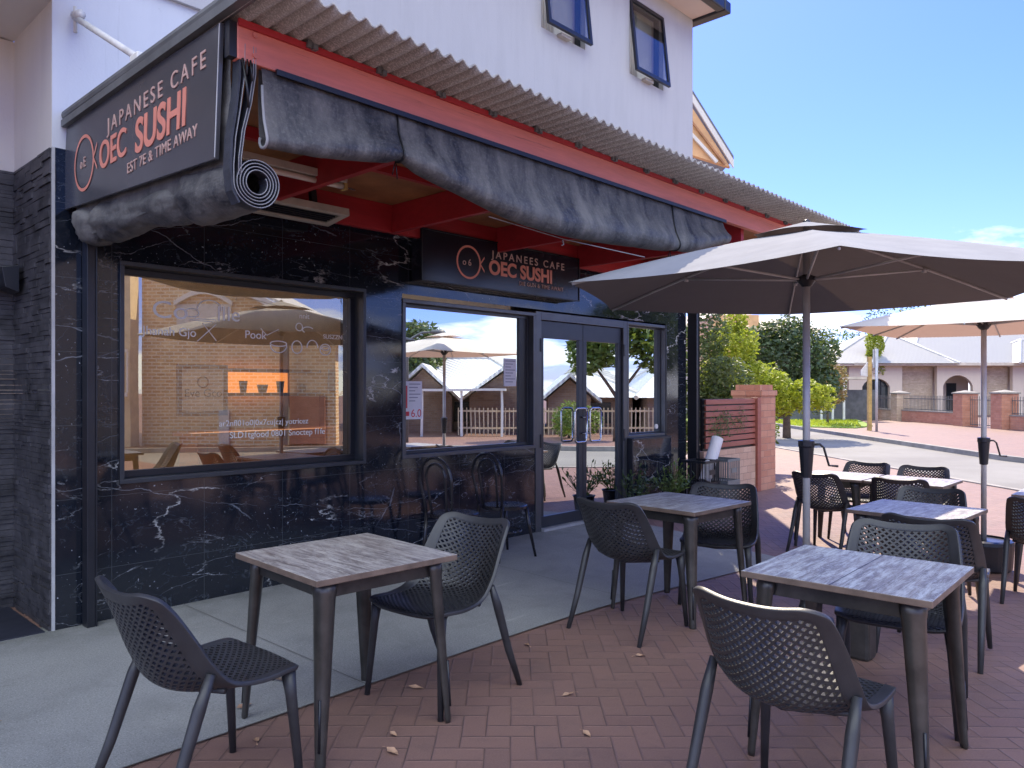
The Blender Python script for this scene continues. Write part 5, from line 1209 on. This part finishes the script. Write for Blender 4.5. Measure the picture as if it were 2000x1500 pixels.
for i in range(len(pp) - 1):
    a, c = Vector(W(*pp[i], -0.15)), Vector(W(*pp[i + 1], -0.15)); t = (c - a).normalized(); L = (c - a).length; ang = math.atan2(t.y, t.x)
    gate = i == 3
    nm = 'villa_gate' if gate else 'boundary_fence'
    e_ = empty(nm, a, ang, ('low wall and railing at the left end of the villa fence', 'low buff wall with railing below the arched window', 'low brick wall with railing left of the red piers', 'tall railing gate between the red brick piers', 'low wall with railing at the right end of the villa fence')[i], 'gate' if gate else 'fence', None if gate else 'railed panels of the villa fence')
    x0_, x1_ = 0.40, L - 0.40
    if not gate: MB().box(x0_, x1_, -.11, .11, 0, 0.55).build('low_wall', 'brickh' if i < 2 else 'brickr', e_); MB().box(x0_, x1_, -.14, .14, .551, .61).build('coping', 'kerb', e_)
    zb = 0.05 if gate else 0.615; b = MB(); n_ = max(6, int((x1_ - x0_) / 0.13))
    for k in range(n_ + 1): xx = x0_ + (x1_ - x0_) * k / n_; b.box(xx - .009, xx + .009, -.009, .009, zb, 1.36)
    b.box(x0_, x1_, -.015, .015, 1.18, 1.21).box(x0_, x1_, -.015, .015, zb + .03, zb + .06); b.build('railing', 'capm', e_)
# roadside posts
def pole_thing(px, py, top, nm, m, r_, label, cat, sign=False, sq=False):
    rr_, d_ = onz(px, py); p = W(rr_, d_, -0.15); zt_ = 1.48 + (762 - top) / 1500 * d_ + 0.15
    root = empty(nm, p, R(-46.8), label, cat)
    if sq: MB().box(-r_, r_, -r_, r_, 0, zt_).build('shaft', m, root)
    else: MB().tube([(0, 0, 0), (0, 0, zt_)], r_, 10).build('shaft', m, root, smooth=True)
    if sign: MB().box(-.12, .10, .055, .07, zt_ - .75, zt_ - .02).box(-.09, .09, .0551, .058, zt_ - .70, zt_ - .1).build('sign_plate', 'polegrey', root)
    if sq: MB().prism([(-r_ - .28, -.02, zt_ - .55), (-r_, -.02, zt_ - .2), (-r_, -.02, zt_ - .8), (-r_ - .28, -.02, zt_ - .75)], (0, .03, 0)).build('marker_board', 'conduit', root)
    return root
pole_thing(1698, 841, 697, 'timber_post', 'post', .07, 'yellow timber post standing on the far kerb', 'post', sq=True)
pole_thing(1712, 843, 681, 'sign_pole', 'polegrey', .05, 'grey sign pole just right of the yellow timber post', 'sign pole', sign=True)
# left distant two storey block and grey fence
blk = empty('apartment_block', W(14, 46, 0), 0, 'two storey pinkish block with low pitched roof beyond the yellow shrub', 'building')
def BK(o): return rp(o, blk)
BK(MB().box(11.2, 17.4, 46, 56, -0.15, 5.1).build('wall', 'pinkr', xf=vmap)); BK(MB().box(11.0, 13.5, 42.0, 45.9, -0.15, 5.6).build('gabled_wing', 'gablewood', xf=vmap))
hip(10.2, 18.4, 45.2, 57, 5.05, 12.5, 13.5, 7.0, 'tiler', 'ridge', BK, vmap, False, 'roof')
bw = MB()
for r_ in (14.0, 15.3, 16.5): bw.box(r_, r_ + .6, 45.93, 45.97, 3.6, 4.6)
BK(bw.build('window', 'wglass', xf=vmap))
tag(MB().box(13.0, 20.0, 42.0, 42.1, -.15, 1.5).build('grey_fence', 'capm', xf=vmap), 'grey boundary fence behind the verge at the left of the villa', 'fence')
sh = empty('carport', W(17.0, 44, 0), 0, 'small open carport with pale posts at the left of the villa', 'carport')
o = MB().box(16.2, 19.3, 40.5, 41.9, 2.05, 2.18).build('roof', 'tiler', xf=vmap); rp(o, sh)
for r_ in (16.4, 17.0, 17.6, 18.9):
    o = MB().box(r_, r_ + .1, 40.8, 40.9, -.15, 2.049).build('post', 'conduit', xf=vmap); rp(o, sh)

# ------------------------------------------------------------------ the street behind the photographer (seen mirrored in the shop glass)
def mk(par):
    def f_(o): return rp(o, par)
    return f_
def mb_(a): return a.build
bb = empty('brick_hall', MR(-8, 23, 0), 0, 'tan brick gabled building reflected in the left shop window', 'building'); BB = mk(bb)
gz = lambda r_: 5.0
BB(MB().prism([(-10.9, 22.6, -.15), (-5.2, 22.6, -.15), (-5.2, 22.6, 2.95), (-9.2, 22.6, 5.1), (-10.9, 22.6, 5.1)], (0, .4, 0)).build('gable_wall', 'brickt', xf=MR))
BB(MB().box(-15, -10.95, 22.0, 22.5, -.15, 5.6).build('wing_wall', 'tanwall', xf=MR))
BB(MB().prism([(-4.7, 22.1, 2.62), (-9.2, 22.1, 5.05), (-9.2, 22.1, 5.27), (-4.7, 22.1, 2.84)], (0, .12, 0)).build('barge_board', 'whitep', xf=MR))
BB(MB().prism([(-4.7, 22.23, 2.86), (-9.2, 22.23, 5.29), (-9.2, 30, 5.29), (-4.7, 30, 2.86)], (0, 0, .1)).build('roof', 'roofw', xf=MR))
ab = MB(); 
for i in range(10):
    t0, t1_ = i / 10, (i + 1) / 10; f_ = lambda t: 3.95 + .35 * math.sin(PI * t)
    x0_, x1_ = -9.9 + 1.7 * t0, -9.9 + 1.7 * t1_; ab.prism([(x0_, 22.45, f_(t0)), (x1_, 22.45, f_(t1_)), (x1_, 22.45, f_(t1_) + .14), (x0_, 22.45, f_(t0) + .14)], (0, .14, 0))
aw = BB(MB().box(-9.85, -8.25, 22.55, 22.59, 3.1, 4.0).build('arched_window', 'conduit', xf=MR)); o = ab.build('arch_moulding', 'whitep', xf=MR); BB(o); 
rb = MB(); rb.box(-12.2, -10.9, 21.7, 21.78, 1.3, 1.42).box(-12.2, -10.9, 21.7, 21.78, 2.55, 2.63)
for i in range(8): rb.box(-12.1 + i * .17, -12.06 + i * .17, 21.72, 21.76, 1.42, 2.55)
BB(rb.build('balcony_rail', 'whitep', xf=MR)); BB(MB().box(-6.6, -5.5, 22.50, 22.58, -.1, 1.3).build('doorway', 'brickr', xf=MR)); BB(MB().box(-6.6, -6.45, 22.1, 22.25, -.1, 3.6).build('downpipe', 'capm', xf=MR))
BB(MB().box(-8.6, -8.3, 22.52, 22.58, -.1, .9).build('plinth_board', 'conduit', xf=MR))
def house(r0, r1, d0, d1, ez, rz, lab, gables, rm='roofw', wm_='brickd'):
    h = empty('cottage', MR((r0 + r1) / 2, d0, 0), 0, lab, 'house', 'cottages reflected in the doors'); HH = mk(h)
    HH(MB().box(r0, r1, d0, d1, -.15, ez).build('wall', wm_, xf=MR))
    hip(r0 - .5, r1 + .5, d0 - .5, d1 + .5, ez + .002, r0 + 2, r1 - 2, rz, rm, 'ridge', HH, MR)
    for (g0, g1, gz_) in gables:
        gm_ = (g0 + g1) / 2
        HH(MB().prism([(g0, d0 - 1.4, -.15), (g1, d0 - 1.4, -.15), (g1, d0 - 1.4, ez), (gm_, d0 - 1.4, gz_), (g0, d0 - 1.4, ez)], (0, 1.3, 0)).build('gable_bay', wm_, xf=MR))
        HH(MB().prism([(g0 - .35, d0 - 1.8, ez - .2), (gm_, d0 - 1.8, gz_ + .08), (g1 + .35, d0 - 1.8, ez - .2), (g1 + .35, d0 - 1.8, ez - .08), (gm_, d0 - 1.8, gz_ + .22), (g0 - .35, d0 - 1.8, ez - .08)], (0, 5.5, 0)).build('gable_roof', rm, xf=MR))
    w = MB(); 
    k = int((r1 - r0) / 2.6)
    for i in range(k): x_ = r0 + 1 + i * 2.6; w.box(x_, x_ + 1.1, d0 - .03, d0 + .03, .2, 1.0)
    HH(w.build('window', 'wglass', xf=MR)); return h
house(-6.5, 1.0, 31, 38, 1.25, 2.9, 'white roofed brown brick cottage with a gable mirrored in the middle window', [(-4.6, -2.4, 2.3), (-1.7, .9, 2.15)])
house(1.6, 4.6, 30, 37, 1.2, 2.6, 'white roofed cottage with small gable mirrored in the left door leaf', [(1.2, 2.8, 1.9)])
house(5.0, 11.5, 29, 38, 1.2, 3.0, 'hip roofed cottage mirrored in the right door leaf', [])
house(12.5, 22, 33, 42, 2.0, 3.6, 'wide white roofed cottage mirrored in the side window', [])
pk = MB(); pk.box(-2, 14, 27.4, 27.45, .70, .76).box(-2, 14, 27.4, 27.45, .1, .16)
for i in range(106): pk.box(-2 + i * .15, -1.965 + i * .15, 27.37, 27.4, -.12, .85)
tag(pk.build('picket_fence', 'tanwall', xf=MR), 'pale picket fence along the cottages mirrored in the doors', 'fence')
tag(MB().box(-3.4, -.3, 27.0, 29.4, 1.45, 1.53).box(-3.3, -3.22, 27.1, 27.18, -.15, 1.449).box(-.48, -.4, 27.1, 27.18, -.15, 1.449).box(-1.9, -1.82, 27.1, 27.18, -.15, 1.449).build('pergola', 'whitep', xf=MR), 'white pergola in front of the first cottage mirrored in the middle window', 'pergola')
tree(MR(3.2, 24.5, -.15), [(0, 0, 3.4, 1.1), (.9, .3, 4.2, 1.0), (-.6, -.8, 2.7, .7), (1.2, .9, 3.0, .9)], 5200, .13, 'leafm', 'spreading street tree mirrored in the right door leaf', 61, 3.0, .14, 'street_tree')
tree(MR(7.8, 36, -.15), [(0, 0, 4.6, 2.0), (1.5, .5, 4.0, 1.4)], 3600, .16, 'leafm', 'broad tree mirrored in the side window', 62, 3.5, .2, 'street_tree')
tree(MR(-4.2, 34, -.15), [(0, 0, 3.4, 1.3), (-.8, .5, 2.6, 1.2)], 3600, .13, 'leafd', 'dark tree mirrored at the left of the middle window', 63, 2.6, .15, 'street_tree')
tree(MR(1.8, 26.2, -.15), [(0, 0, .7, .6), (.7, .3, .6, .5), (-.6, .3, .6, .5)], 2400, .06, 'leafm', 'low garden bush mirrored in the left door leaf', 64, .5, .05, 'garden_bush')
lp = empty('street_lamp', MR(-3.35, 24, -.15), 0, 'dark street lamp with curved arm mirrored in the middle window', 'street lamp')
lo = Vector(MR(-3.35, 24, 0)); Lv = lambda r_, d_, z_: Vector(MR(r_, d_, z_)) - lo
MB().tube([Lv(-3.35, 24, 0), Lv(-3.35, 24, 3.0), Lv(-3.2, 24, 3.25), Lv(-2.9, 24, 3.42), Lv(-2.4, 24, 3.45)], [.06, .05, .04, .035, .03], 10).build('pole', 'capm', lp, smooth=True)
MB().tube([Lv(-2.6, 24, 3.46), Lv(-2.2, 24, 3.42)], [.06, .09], 10).build('lamp_head', 'capm', lp, smooth=True)

# fallen leaves
random.seed(99)
LV_ = [(2.62, 2.02), (2.05, 2.62), (1.95, 2.5), (3.3, 2.98), (2.9, 2.35), (3.6, 2.4), (2.3, 1.85), (4.1, 1.9), (1.62, 3.0), (3.1, 1.75), (2.45, 2.95), (1.75, 3.35), (0.9, 4.0), (2.0, 4.6), (3.4, 4.2), (5.4, 2.2)]
for i, (x, y) in enumerate(LV_):
    l = random.uniform(.02, .045); b = MB(); w_ = l * .45
    b.add([(-l, 0, .004), (-l * .3, w_, .012), (l * .4, w_ * .8, .006), (l, 0, .012), (l * .3, -w_, .014), (-l * .4, -w_ * .8, .006), (0, 0, .002)], [(0, 1, 6), (1, 2, 6), (2, 3, 6), (3, 4, 6), (4, 5, 6), (5, 0, 6)])
    b.add([(l, 0, .012), (l * 1.7, .004, .006), (l * 1.7, -.002, .006)], [(0, 1, 2)])
    o = b.build('fallen_leaf', 'dryleaf', None, recalc=False); o.location = (x, y, G(x, y) + (.007 if y > 3.16 else 0.001)); o.rotation_euler = (0, 0, random.uniform(0, 6.28))
    tag(o, 'small dry brown leaf fallen on the ground near the tables', 'leaf', 'dry leaves fallen on the ground')
